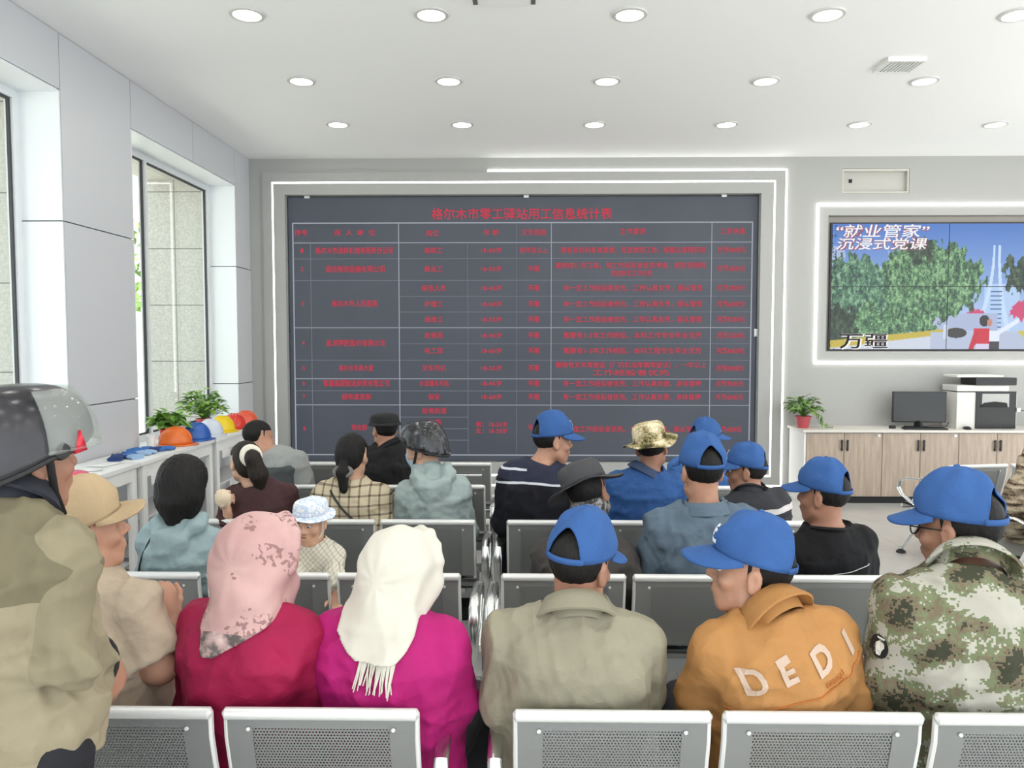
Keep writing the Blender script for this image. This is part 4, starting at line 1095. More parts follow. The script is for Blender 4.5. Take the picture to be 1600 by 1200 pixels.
def person(key, label, head, yaw, neck, hw, pitch=0, roll=0, tyaw=0, hips=None, hipz=.43, S=1.0, hs=1.0, skin=SK, arms=None, armr=1.0, legs='sit', depth=1.0, belly=0,
           top=None, topname='jacket', ease=(.026, .024), aease=.016, short=False, hem=-.01, fold=(.0055, 26), seed=0, ntop=.014, hemz=None, trou=TROU, shoes=True, h=.0075, hc=.008,
           hair='short', hairmat=HB_, hood=None, collar=None, hands=None, hipyaw=None, extra=None, drop=.080, face=False, kneel=False, bulk=1.0, cat='person', group=None):
    """head=(point, ) world points; arms: {side: (elbow, wrist)}"""
    Hc, Nb = V3(head), V3(neck); hy = R(tyaw) * .5 if hipyaw is None else R(hipyaw)
    fw = V3(-math.sin(hy), math.cos(hy), 0); sd = V3(math.cos(hy), math.sin(hy), 0)
    A = V3(hips[0], hips[1], hipz) if hips is not None else V3(Nb[0], Nb[1] + .05, hipz)
    root = thing('person', label, cat, (A[0], A[1], 0), 0, group); O = V3(A[0], A[1], 0)
    T = Torso(A, Nb, R(tyaw), hw, S, depth, hy, belly)
    Hc, Rh = head_frame(Hc, R(yaw), R(pitch), R(roll)); hS = hs
    HT = lambda *p: Hc + Rh @ (V3(p) * hS)
    # skeleton
    sh = {}; el = {}; wr = {}
    for sn, sx in (('L', -1), ('R', 1)):
        sh[sn] = Nb + T.s1 * (sx * hw) - T.up * (drop * S) + T.f1 * .005
        a = (arms or {}).get(sn)
        if a is None or a == 'lap':
            el[sn] = sh[sn] + V3(0, 0, -.275 * S) + T.s1 * (sx * .045 * S) + T.f1 * .05 * S
            wr[sn] = el[sn] + T.f1 * .22 * S - T.s1 * (sx * .10 * S) + V3(0, 0, -.02 * S)
        else: el[sn], wr[sn] = V3(a[0]), V3(a[1])
    hip = {}; kn = {}; an = {}
    for sn, sx in (('L', -1), ('R', 1)):
        if legs == 'sit':
            hip[sn] = A + sd * (sx * .09 * S) + V3(0, 0, .075); kn[sn] = hip[sn] + fw * .42 * S + sd * (sx * .06 * S) + V3(0, 0, .0); an[sn] = V3(kn[sn][0], kn[sn][1], .085) + fw * .06
        elif legs == 'stand':
            hip[sn] = A + sd * (sx * .09 * S) + V3(0, 0, -.03); kn[sn] = V3(hip[sn][0], hip[sn][1] + .02, .48); an[sn] = V3(hip[sn][0] + sx * .02, hip[sn][1] - .01, .085)
        else:           # kneeling on the seat, body upright
            hip[sn] = A + sd * (sx * .05 * S) + V3(0, 0, .02); kn[sn] = V3(hip[sn][0], hip[sn][1], .475) + fw * .07; an[sn] = V3(hip[sn][0], hip[sn][1], .47) - fw * .12
    # body: one continuous surface
    it = [(lambda P: T.sdf(P), 0)]
    nk = HT(0, -.022, -.055)
    it.append((s_cone(Nb - T.up * .04, nk, .060 * S * min(1, hS + .02), .056 * hS), .035))
    for sn in 'LR':
        it.append((s_cone(Nb - T.up * .045 * S + T.f1 * -.01, sh[sn], .050 * S, .050 * S), .05))
        it.append((s_cone(sh[sn], el[sn], .052 * S * armr, .041 * S * armr), .05)); it.append((s_cone(el[sn], wr[sn], .043 * S * armr, .027 * S), .012))
        k1 = .085 * S if legs != 'kneel' else .062 * S
        it.append((s_cone(hip[sn], kn[sn], k1, .058 * S), .05)); it.append((s_cone(kn[sn], an[sn], .056 * S, .038 * S), .02))
        ft = an[sn] + fw * .13 * S + V3(0, 0, -.045)
        if legs == 'kneel': ft = an[sn] - fw * .07
        it.append((s_cone(an[sn] + V3(0, 0, -.03 if legs != 'kneel' else 0), ft, .036 * S, .028 * S), .03))
        hd = (hands or {}).get(sn)
        if hd is None: d_ = nrm(wr[sn] - el[sn]) + V3(0, 0, -.25); hd = (d_, V3(0, 0, -1), .45)
        it.append((hand_sdf(wr[sn], V3(hd[0]), V3(hd[1]), (-1 if sn == 'L' else 1) * (hd[3] if len(hd) > 3 else -1), S, hd[2]), .012))
    it.append((head_sdf(Hc, Rh, hS), .03))
    pts = np.array([Hc, Nb, A] + [x[k] for x in (sh, el, wr, hip, kn, an) for k in 'LR']); lo = pts.min(0) - .24; hi = pts.max(0) + .24; lo[2] = max(lo[2], -.02)
    Vt, Q = surface(union(it), lo, hi, h); body = mesh_obj('body', Vt, Q, skin, root, O)
    # eyes and lips of faces that can be seen
    if face:
        for s_ in (-1, 1):
            mb = MB(); Mx = Matrix.Translation(Vector(HT(s_ * .031, .0815, .006) - O)) @ Matrix(Rh.tolist()).to_4x4()
            mb.lathe([(.0115 * hS * math.sin(a), -.0115 * hS * math.cos(a)) for a in np.linspace(0, PI, 9)], 12, 0, Mx)
            mb.lathe([(0, .0122 * hS), (.0035 * hS, .0118 * hS), (.0052 * hS, .0104 * hS)], 12, 1, Mx @ Matrix.Rotation(R(-90), 4, 'X')); mb.build('eye', [EYE, IRIS], body)
        mb = MB(); Mx = lambda x, y, z: HT(x, y, z) - O
        mb.tube([Mx(-.021, .0935, -.059), Mx(-.008, .0985, -.0555), Mx(.008, .0985, -.0555), Mx(.021, .0935, -.059)], [.002, .0042 * hS, .0042 * hS, .002], 8); mb.build('lips', LIP, body)
        mb = MB()
        for s_ in (-1, 1): mb.tube([Mx(s_ * .016, .0915, .027), Mx(s_ * .032, .0905, .031), Mx(s_ * .048, .079, .027)], [.003, .0038 * hS, .002], 6)
        mb.build('eyebrows', hairmat, body)
    # top garment
    R0 = dict(sh=.050, el=.045, wr=.036)
    elc = {k: el[k] for k in 'LR'}
    def arms_sdf(P):
        d = None
        for sn in 'LR':
            a0, a1, a2 = (R0['sh'] * armr * S + aease), (R0['el'] * armr * S + aease), (R0['wr'] * S + aease)
            if short:
                e = sh[sn] + (el[sn] - sh[sn]) * .80; q = s_cone(sh[sn], e, a0, a1 + .012)(P)
                ax = nrm(el[sn] - sh[sn]); q = smax(q, (P - e) @ ax, .006)
            else:
                q = smin(s_cone(sh[sn], el[sn], a0, a1)(P), s_cone(el[sn], wr[sn], a1, a2)(P), .02)
                ax = nrm(wr[sn] - el[sn]); q = smax(q, (P - wr[sn]) @ ax - .005, .006)
            d = q if d is None else np.minimum(d, q)
        return d
    yoke = union([(s_cone(Nb - T.up * .034 * S - T.f1 * .008, sh[k] + T.up * .004, .050 * S + ease[1] * .7, .046 * S + aease * .7), .0) for k in 'LR'])
    axn = nrm(nk - Nb); axc = nrm(axn * .4 + T.up * .6); stub = s_cone(Nb - T.up * .06 * S, Nb + axn * .05, .092 * S, .068 * min(S, 1.02))
    hoodf = None
    if hood:
        ring = [(-80, .078, .045), (-40, .088, .01), (-90 + 90, .098, -.03), (40, .088, .01), (80, .078, .045)]
        pp = []
        for a, r_, z in ((-95, .085, .035), (-60, .10, .012), (-25, .112, -.025), (25, .112, -.025), (60, .10, .012), (95, .085, .035)):
            pp.append(Nb + T.s1 * (math.sin(R(a)) * r_ * S) - T.f1 * (math.cos(R(a)) * r_ * .95 * S) + T.up * ((z + .02) * S))
        hh = [(s_cone(pp[i], pp[i + 1], hood * S, hood * S), .02) for i in range(5)] + [(s_ell(Nb - T.f1 * .115 * S - T.up * .055 * S, V3(.085, .045, .075) * S, np.stack([T.s1, T.f1, T.up], 1)), .04)]
        hoodf = union(hh)
    def under(P):
        d = T.sdf(P)
        for sn in 'LR':
            d = smin(d, s_cone(Nb - T.up * .045 * S + T.f1 * -.01, sh[sn], .050 * S, .050 * S)(P), .05); e = sh[sn] + (el[sn] - sh[sn]) * (.72 if short else 1)
            d = smin(d, s_cone(sh[sn], e, .053 * S * armr, .042 * S * armr)(P), .05)
            if not short: d = np.minimum(d, s_cone(el[sn], el[sn] + (wr[sn] - el[sn]) * .92, .044 * S * armr, .029 * S)(P))
        return d
    def torso_g(P): return smin(smin(T.sdf(P, ease[0] * bulk, ease[1] * bulk, hem, .985), yoke(P), .06), stub(P), .05)
    def garment(P, wr_=True):
        d = smin(torso_g(P), arms_sdf(P), .022)
        if hoodf is not None: d = smin(d, hoodf(P), .012)
        if wr_: d = d - folds(P - O, fold[0], fold[1], seed) - folds(P - O, fold[0] * .55, fold[1] * 2.4, seed + 2)
        d = np.minimum(d, under(P) - .005)
        if hemz: d = smax(d, hemz - P[:, 2], .004)
        if hoodf is None:
            q = P - Nb; cz = q @ axc; d = smax(d, -np.maximum(ntop - cz, np.sqrt(np.maximum((q * q).sum(1) - cz * cz, 0)) - .090 * S), .008)
        return d
    pj = np.array([Nb, A] + [x[k] for x in (sh, el, wr) for k in 'LR']); lo = pj.min(0) - .21; lo[2] = max(lo[2], hemz - .03) if hemz else lo[2]; hi = pj.max(0) + .21
    Vt, Q = surface(garment, lo, hi, hc)
    tcx = np.stack(T.coords(Vt), 1); am = torso_g(Vt) - arms_sdf(Vt)
    gar = mesh_obj(topname, Vt, Q, top, root, O, dict(tc=tcx, arm=am))
    bvh = BVHTree.FromPolygons((Vt - O).tolist(), Q.tolist())
    # trousers and shoes
    def legs_sdf(P):
        d = T.sdf(P, .012, .012, -.03, .16)
        for sn in 'LR':
            k1 = .096 * S if legs != 'kneel' else .072 * S
            d = smin(d, s_cone(hip[sn], kn[sn], k1, .072 * S)(P), .04); d = smin(d, s_cone(kn[sn], an[sn] + V3(0, 0, .02), .071 * S, .062 * S)(P), .02)
        d = d - folds(P - O, .004, 30, seed + 1)
        if legs != 'kneel': d = smax(d, .075 - P[:, 2], .01)
        return d
    pl = np.array([A] + [x[k] for x in (hip, kn, an) for k in 'LR']); lo = pl.min(0) - .18; hi = pl.max(0) + .2
    Vt, Q = surface(legs_sdf, lo, hi, .014); mesh_obj('trousers', Vt, Q, trou, root, O)
    if shoes:
        for sn in 'LR':
            a = an[sn]; a0 = V3(a[0], a[1], .05)
            if legs == 'kneel': sf = union([(s_cone(a - fw * .0, a - fw * .085, .034, .028), 0)])
            else:
                base = union([(s_cone(a0 - fw * .035 * S, a0 + fw * .16 * S + V3(0, 0, -.012), .046 * S, .040 * S), 0), (s_cone(a0, a0 + V3(0, 0, .05), .050 * S, .048 * S), .03)])
                sf = lambda P, b_=base: smax(b_(P), .004 - P[:, 2], .004)
            Vt, Q = surface(sf, a0 + V3(-.26, -.26, -.1) if legs != 'kneel' else a - .2, a0 + V3(.26, .26, .16) if legs != 'kneel' else a + .2, .009); mesh_obj('shoe', Vt, Q, SHOE, root, O)
    # hair
    E = lambda p, r: s_ell(HT(*p), V3(r) * hS, Rh)
    Cn = lambda a, b_, ra, rb: s_cone(HT(*a), HT(*b_), ra * hS, rb * hS)
    def hloc(P): return ((P - Hc) @ Rh) / hS
    hf = None
    strand = lambda P: .0012 * np.sin(hloc(P)[:, 0] * 260 + 3 * np.sin(hloc(P)[:, 2] * 40)) + .0010 * np.sin(hloc(P)[:, 1] * 300 + 2)
    if hair == 'short':
        base = E((0, -.016, .034), (.0825, .102, .092))
        def hf(P):
            q = hloc(P); keep = np.maximum(q[:, 2] - .058, -.020 - q[:, 1]); keep = np.minimum(keep, q[:, 2] + .062 + .25 * np.minimum(0, q[:, 1] + .03))
            side = np.minimum(.006 - np.abs(q[:, 1] - .004), q[:, 2] + .004); keep = np.maximum(keep, side)
            return smax(base(P) - .5 * strand(P), -keep * hS, .006)
    elif hair == 'bob':
        b_ = union([(E((0, -.016, .034), (.098, .118, .104)), 0), (E((0, -.045, -.05), (.100, .080, .095)), .05), (Cn((-.055, -.02, -.06), (-.06, -.01, -.155), .046, .022), .03), (Cn((.055, -.02, -.06), (.06, -.02, -.135), .046, .022), .03), (Cn((.0, -.075, -.08), (0, -.07, -.145), .05, .03), .04)])
        fc = E((0, .10, -.035), (.062, .075, .095))
        hf = lambda P: smax(b_(P) - strand(P) * 1.3, -fc(P), .01)
    elif hair in ('bun', 'pony'):
        b0 = E((0, -.016, .034), (.086, .108, .096)); b1 = E((0, -.06, -.02), (.072, .06, .07))
        ext = [(Cn((0, -.10, -.05), (0, -.118, -.095), .030, .034), .02), (Cn((0, -.118, -.095), (.012, -.12, -.185), .036, .022), .015)] if hair == 'bun' else \
              [(Cn((-.01, -.10, .055), (-.012, -.135, .04), .030, .040), .02), (Cn((-.012, -.135, .04), (.02, -.150, -.06), .050, .048), .02), (Cn((.02, -.150, -.06), (.035, -.135, -.155), .048, .026), .03)]
        e2 = union(ext)
        def hf(P):
            q = hloc(P); keep = np.maximum(q[:, 2] - .052 - .3 * np.minimum(0, -q[:, 1]), -.018 - q[:, 1]); d = smax(smin(b0(P), b1(P), .03), -keep * hS, .008)
            return smin(d, e2(P), .012) - strand(P)
    if hf is not None:
        Vt, Q = surface(hf, Hc - .30 * hS, Hc + .24 * hS, .0065); mesh_obj('hair', Vt, Q, hairmat, root, O)
    # collar
    ctx = dict(root=root, O=O, T=T, Hc=Hc, Rh=Rh, hS=hS, HT=HT, Nb=Nb, sh=sh, el=el, wr=wr, garment=garment, torso_g=torso_g, bvh=bvh, gar=gar, S=S, body=body, hair=hairmat, nk=nk, top=top)
    if collar: make_collar(ctx, **collar)
    return ctx

def make_collar(c, mat=None, h=.042, r=.070, flare=.030, fall=.030, gap=28, lift=0.0):
    T, Nb, O = c['T'], c['Nb'], c['O']; ax = nrm(c['nk'] - Nb); f = nrm(T.f1 - ax * (T.f1 @ ax)); s_ = np.cross(f, ax); S = c['S']
    prof = [(r - .004, -.028), (r - .003, .0), (r - .006, h * .8), (r - .002, h), (r + .006, h * .95), (r + .012 + flare * .4, h * .35), (r + .012 + flare, h * .2 - fall), (r + .006 + flare, h * .2 - fall - .004), (r + .006, h * .2)]
    G = []
    for i in range(41):
        a = R(-180 + gap) + (R(360 - 2 * gap)) * i / 40; a += PI          # open at the front
        row = []
        bk = .5 - .5 * math.cos(a)
        for (rr, z) in prof:
            rr2 = rr * S; zz = (z + lift) * S - .012 * (1 - bk) * 0
            p = Nb + f * (rr2 * 1.02 * math.cos(a)) + s_ * (rr2 * .98 * math.sin(a)) + ax * zz - O
            row.append(tuple(p + .0025 * np.array(mnoise.noise_vector(Vector(p * 14)))))
        row.append(row[0]); G.append(row)
    mb = MB(); mb.grid(G); mb.add(G[0][:-1], [tuple(range(len(prof)))]); mb.add(G[-1][:-1], [tuple(range(len(prof)))])
    return mb.build('collar', mat or c['top'], c['gar'], auto=60)

# ---- head wear
def hat_M(c, dx=0, dy=0, dz=0, rx=0, ry=0, rz=0):
    Mx = Matrix.Translation(Vector(c['Hc'] - c['O'])) @ Matrix(c['Rh'].tolist()).to_4x4() @ Matrix.Scale(c['hS'], 4)
    return Mx @ Matrix.Translation((dx, dy, dz)) @ Euler((R(rx), R(ry), R(rz))).to_matrix().to_4x4()
def cap_point(th, a, rim_a=.091, rim_b=.112, H=.112, z0=.040, tilt=.014):
    """th 0 rim .. pi/2 top; a from the front"""
    g = math.cos(th) ** .88 * (1 + .035 * math.sin(2 * th)); hn = math.sin(th) ** 1.02
    front = max(0, math.cos(a)); zr = z0 + tilt * math.cos(a)
    seam = 1 + .030 * (abs(math.cos(3 * a)) ** 5) * math.sin(2 * th) - .012 * math.sin(2 * th)
    x = rim_a * g * seam * math.sin(a); y = -.010 + rim_b * g * seam * math.cos(a) + .010 * math.sin(2 * th) * front
    z = zr + (H + z0 - zr) * hn + .022 * max(0, hn - .66) / .34
    return Vector((x, y, z))
def cap(c, mat=BLUE, opening=True, brim=.082, Mx=None, droop=.35, emblem=None, logo=True, **kw):
    Mx = Mx or hat_M(c); n = 60; G = []; NT_ = 14
    rs = random.Random(int(c['O'][0] * 991))
    ph = rs.random() * 6
    for i in range(NT_ + 1):
        row = []
        for k in range(n):
            a = 2 * PI * k / n; d = abs(a - PI) / R(34); t0 = .50 * math.sqrt(max(0, 1 - d * d)) if opening else 0
            t = t0 + (1 - t0) * i / NT_; th = t * PI / 2
            p = cap_point(th, a, **kw); w_ = .0045 * math.sin(5 * a + ph + 4 * th) * math.sin(2 * th) + .007 * mnoise.noise(p * 19 + Vector((ph, 0, 0)))
            row.append(Mx @ (p + p.normalized() * w_))
        G.append(row)
    q = MB(); q.grid(G, 0, True); cr = q.build('cap', mat, c['root'], solid=.003, auto=70)
    q = MB(); top = cap_point(PI / 2, 0, **kw); q.lathe([(.009, 0), (.008, .004), (.004, .007), (0, .0075)], 14, 0, Mx @ Matrix.Translation(top - Vector((0, 0, .002)))); q.build('button', mat, cr)
    if opening:
        q = MB(); G = []
        for k in range(19):
            a = PI + R(-40) + R(80) * k / 18; row = []
            for zz in (-.002, .014):
                p = cap_point(0, a, **kw); p.z += zz; row.append(Mx @ (p * 1.0))
            G.append(row)
        q.grid(G); q.build('strap', mat, cr, solid=.004)
    # brim
    G = []
    for i in range(9):
        t = i / 8; row = []
        for k in range(25):
            s_ = k / 12 - 1; a = s_ * R(74); p = cap_point(0, a, **kw); ext = brim * max(0.0, 1 - abs(s_) ** 2.6) ** .62
            d = Vector((math.sin(a) * .30, 1, 0)).normalized()
            e = p + d * (ext * t) + Vector((0, 0, -(droop * ext * t) - .16 * abs(p.x + d.x * ext * t) ** 2 / .09 * t * .9))
            row.append(Mx @ e)
        G.append(row)
    q = MB(); q.grid(G); q.build('brim', mat, cr, solid=.0045, auto=70)
    if logo:
        EM = M.setdefault('emblem', plain('white_embroidery', (.80, .82, .85), .6)); q = MB()
        def patch(a0, a1, t0, t1):
            G = [[Mx @ (cap_point(t * PI / 2, a, **kw) * 1.022 + Vector((0, .002, 0))) for a in np.linspace(a0, a1, 6)] for t in np.linspace(t0, t1, 4)]; q.grid(G)
        # roof-like mark over a short line of lettering
        patch(R(-13), R(-2), .30, .36); patch(R(-2), R(10), .34, .40); patch(R(-9), R(3), .40, .46); patch(R(-6), R(-1), .22, .30); patch(R(3), R(8), .22, .32)
        for k in range(6): patch(R(-20 + k * 7), R(-16 + k * 7), .10, .17)
        q.build('emblem', EM, cr, solid=.0015)
    return cr
def boonie(c, mat, Mx=None, H=.095, brimw=.065, wave=.012, ph=0, band_mat=None, ra=.092, rb=.113):
    Mx = Mx or hat_M(c); n = 64; G = []
    prof = [(0, 0.0), (.06, .25), (.30, .72), (.55, .93), (.75, 1.0)]
    def pt(r_k, z, a):
        return Vector((ra * r_k * math.sin(a), -.010 + rb * r_k * math.cos(a), z))
    rings = [(1.03, 0), (1.02, .018), (1.0, .045), (.96, .072), (.88, .090), (.72, .100), (.45, .104), (.0, .105)]
    for (rk, z) in rings:
        G.append([Mx @ (pt(rk, .036 + z * H / .105, 2 * PI * k / n) + Vector(mnoise.noise_vector(pt(rk, z, 2 * PI * k / n) * 18)) * .005) for k in range(n)])
    q = MB(); q.grid(G, 0, True); cr = q.build('hat', mat, c['root'], solid=.003, auto=70)
    G = []
    for i in range(7):
        t = i / 6; row = []
        for k in range(n):
            a = 2 * PI * k / n; p = pt(1.03, .038, a); d = Vector((math.sin(a), math.cos(a), 0))
            row.append(Mx @ (p + d * (brimw * t) + Vector((0, 0, -.018 * t + wave * t * math.sin(2 * a + ph) + wave * .4 * t * math.sin(5 * a + ph)))))
        G.append(row)
    q = MB(); q.grid(G, 0, True); q.build('brim', mat, cr, solid=.0035, auto=70)
    if band_mat:
        q = MB(); q.grid([[Mx @ (pt(1.045, .042 + z, 2 * PI * k / n)) for k in range(n)] for z in (0, .02)], 0, True); q.build('hat_band', band_mat, cr, solid=.003)
    return cr
def helmet(c, mat, Mx, a=.122, b_=.150, H=.150, z0=-.012, cut=.03, nape=.05, name='helmet'):
    n = 56; G = []
    for i in range(17):
        th = i / 16 * PI / 2; row = []
        for k in range(n):
            al = 2 * PI * k / n; fr = math.cos(al); zr = z0 + cut * max(0, fr) ** 1.5 * 1.6 - nape * max(0, -fr)
            g = math.cos(th) ** .62; row.append(Mx @ Vector((a * g * math.sin(al), -.012 + b_ * g * math.cos(al), zr + (H + .02 - zr) * math.sin(th))))
        G.append(row)
    q = MB(); q.grid(G, 0, True); sh = q.build(name, mat, c['root'], solid=.008, auto=70)
    q = MB(); q.tube([G[0][k] for k in range(n)], .006, 8, 0, None, True); q.build('edge_trim', M['rubber'], sh)
    q = MB()
    for s_ in (-1, 1):
        q = MB(); q.tube([Mx @ Vector((s_ * a * .93, -.01, z0)), Mx @ Vector((s_ * .086, .014, -.06)), Mx @ Vector((s_ * .05, .05, -.118)), Mx @ Vector((0, .065, -.128))], .008, 8, 0, .003); q.build('strap', M['rubber'], sh)
    return sh
def visor(c, sh, Mx, mat, a=.132, b_=.168, z0=-.08, z1=.07, span=100, push=.0, lift=0):
    G = []
    for i in range(11):
        t = i / 10; z = z0 + (z1 - z0) * t; row = []
        for k in range(33):
            al = R(-span) + R(2 * span) * k / 32; g = (1 - .28 * t ** 2)
            row.append(Mx @ Vector((a * g * math.sin(al), -.012 + push + b_ * g * math.cos(al), z + lift)))
        G.append(row)
    q = MB(); q.grid(G); v = q.build('visor', mat, sh, solid=.003); q = MB(); q.tube(G[0], .004, 6); q.build('visor_edge', mat, v)
    for s_ in (-1, 1):
        q = MB(); q.lathe([(0, .012), (.016, .010), (.020, 0)], 18, 0, Mx @ Matrix.Translation((s_ * .122, .01, .03)) @ Matrix.Rotation(R(90 * s_), 4, 'Y')); q.build('hinge', M['rubber'], sh)
    return v
def on_back(c, pts, off=.003):
    """press (across, up-the-spine) points onto the garment's back"""
    T, O = c['T'], c['O']; out = []
    for (x, u) in pts:
        o_ = T.point(x, -.5, u) - O; d = T.point(x, 0, u) - O - o_; d = nrm(d)
        hit = c['bvh'].ray_cast(Vector(o_), Vector(d), 1.2)
        out.append(np.array(hit[0]) - d * off if hit[0] is not None else T.point(x, -.13, u) - O)
    return out
def back_text(c, s, size, x, u, mat, name, rot=0, off=.004, xs=1.0, bold=.0, cuts=2):
    import bmesh
    Vv, F = text_mesh(s, size, 0, 0, 'CENTER', xs, bold)
    bm = bmesh.new(); vs = [bm.verts.new((v[0], v[1], 0)) for v in Vv]
    for f in F:
        try: bm.faces.new([vs[i] for i in f])
        except ValueError: pass
    for _ in range(cuts): bmesh.ops.subdivide_edges(bm, edges=[e for e in bm.edges if e.calc_length() > size * .22], cuts=1, use_grid_fill=False)
    bmesh.ops.triangulate(bm, faces=bm.faces); bm.verts.index_update()
    cr, sr_ = math.cos(rot), math.sin(rot); pp = [(x + v.co.x * cr - v.co.y * sr_, u + (v.co.x * sr_ + v.co.y * cr) / c['T'].L) for v in bm.verts]
    q = MB(); q.add(on_back(c, pp, off), [tuple(v.index for v in f.verts) for f in bm.faces]); bm.free()
    return q.build(name, mat, c['gar'], solid=.002, smooth=False)
def back_line(c, pts, rad, mat, name, off=.004, flat=.5, n=30):
    pp = []
    for i in range(len(pts) - 1):
        for k in range(n): t = k / n; pp.append((pts[i][0] + (pts[i + 1][0] - pts[i][0]) * t, pts[i][1] + (pts[i + 1][1] - pts[i][1]) * t))
    pp.append(pts[-1]); w = on_back(c, pp, off); q = MB(); q.tube(w, rad, 8, 0, rad * flat, False, True, (0, 0, 1), c['T'].f1 if False else None); return q.build(name, mat, c['gar'])
# ------------------------------------------------------------------ the people, row by row
at = lambda px, py, Y: np.array(atY(px, py, Y))
def seat(row, px, dy=.26): Y = ROWY[row] + dy; return (atY(px, 800, Y).x, Y)
YA, YB_, YC, YD = 2.10, 3.25, 4.20, 5.19
PLAIN = {}
def cl(name, rgb, **k): return cloth(name, sr(*rgb), **k)

# standing man at the left edge in a dark helmet
KH2 = sr(146, 136, 113)
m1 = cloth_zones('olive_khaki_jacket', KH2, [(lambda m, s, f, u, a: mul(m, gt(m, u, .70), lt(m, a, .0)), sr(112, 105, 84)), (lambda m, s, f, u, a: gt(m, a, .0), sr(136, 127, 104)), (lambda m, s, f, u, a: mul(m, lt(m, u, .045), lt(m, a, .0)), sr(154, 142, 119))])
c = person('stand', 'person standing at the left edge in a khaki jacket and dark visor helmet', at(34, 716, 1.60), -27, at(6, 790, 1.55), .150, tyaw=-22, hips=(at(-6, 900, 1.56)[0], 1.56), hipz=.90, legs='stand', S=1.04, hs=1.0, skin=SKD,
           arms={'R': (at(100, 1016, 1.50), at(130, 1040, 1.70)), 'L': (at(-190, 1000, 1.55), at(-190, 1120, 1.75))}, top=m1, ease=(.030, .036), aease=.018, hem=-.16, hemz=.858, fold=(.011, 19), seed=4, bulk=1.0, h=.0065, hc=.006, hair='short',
           hands={'R': (V3(.4, .6, -.6), V3(-1, 0, 0), .8)})
make_collar(c, plain('navy_collar', (.018, .020, .03), .8), h=.045, r=.078, flare=.016, fall=.01)
q = MB(); W_, E_ = c['wr']['R'] - c['O'], c['el']['R'] - c['O']; ax = nrm(W_ - E_); a_ = nrm(np.cross(ax, V3(0, 0, 1))); b_ = np.cross(ax, a_)
q.tube([W_ - ax * .004 + (a_ * math.cos(t) + b_ * math.sin(t)) * .066 for t in np.linspace(0, 2 * PI, 28, endpoint=False)], .010, 8, 0, None, True); q.build('cuff', plain('black_cuff', (.012, .012, .012), .9), c['gar'])
HM = hat_M(c, 0, .0, -.008, 2)
m_h = NT('dark_glossy_helmet'); m_h.set(m_h.ramp(m_h.noise(9, m_h.coord(), 4), [(.3, (.010, .010, .013)), (.7, (.030, .028, .034))]), .22)
sh = helmet(c, m_h.mat, HM, .124, .150, .142, .018, .03, .062)
visor(c, sh, HM, M['visor'], .136, .205, .03, .155, 84, -.03, .0)
q = MB(); pts = [cap_point(.18, R(x), .150, .172, .150, -.03) for x in (-112, -98, -105)]; pts = [cap_point(.08, R(66 + d), .129, .152, .142, .005) + Vector((0, 0, z)) for d, z in ((-7, 0), (7, 0), (0, .045))]
q.add([HM @ (p * 1.02) for p in pts], [(0, 1, 2)]); q.build('red_badge', plain('red_badge', (.55, .02, .04), .3), sh, solid=.006)

# nearest row, window side
c = person('tshirt', 'person in a beige T-shirt and tan cap raising one hand to the chin', at(133, 832, 2.16), -52, at(132, 902, 2.10), .142, tyaw=-14, hips=seat('A', 170), S=1.03, hs=.98, roll=3, pitch=10, skin=SK, armr=1.12,
           arms={'R': (at(250, 1042, 2.10), at(262, 974, 2.20)), 'L': None}, top=cl('beige_t_shirt', (180, 164, 144)), topname='t_shirt', ease=(.026, .026), aease=.022, short=True, fold=(.008, 22), seed=1, h=.006, hc=.006,
           hands={'R': (V3(-.18, .12, 1), V3(-.8, .45, -.1), 1.15)}, trou=TROUG, bulk=1.15, belly=.02)
cap(c, cl('tan_cap', (176, 154, 122), bump=(120, .2, .004)), logo=False, brim=.072, droop=.12)
def m_scarf(name, base, ink, amt):
    m = NT(name); co = m.coord(); n = m.noise(9, co, 4); n2 = m.noise(30, co, 3); w = m.N('ShaderNodeTexVoronoi'); w.feature = 'DISTANCE_TO_EDGE'; w.inputs['Scale'].default_value = 16
    m.l.new(m.noise(4, co, 3, .5, 'Color'), w.inputs['Vector']) if False else m.l.new(co, w.inputs['Vector'])
    ln = mul(m, lt(m, w.outputs['Distance'], .035), gt(m, n2, .55), gt(m, n, 1 - amt))
    col = m.mix(ln, (*base, 1), (*ink, 1)); m.set(m.mix(m.math('MULTIPLY', n, .35), col, (*[q * .8 for q in base], 1)), .75, 0, .3)
    m.b.inputs['Sheen Weight'].default_value = .2; m.bump(m.noise(300, co, 2), .12, .003); return m.mat
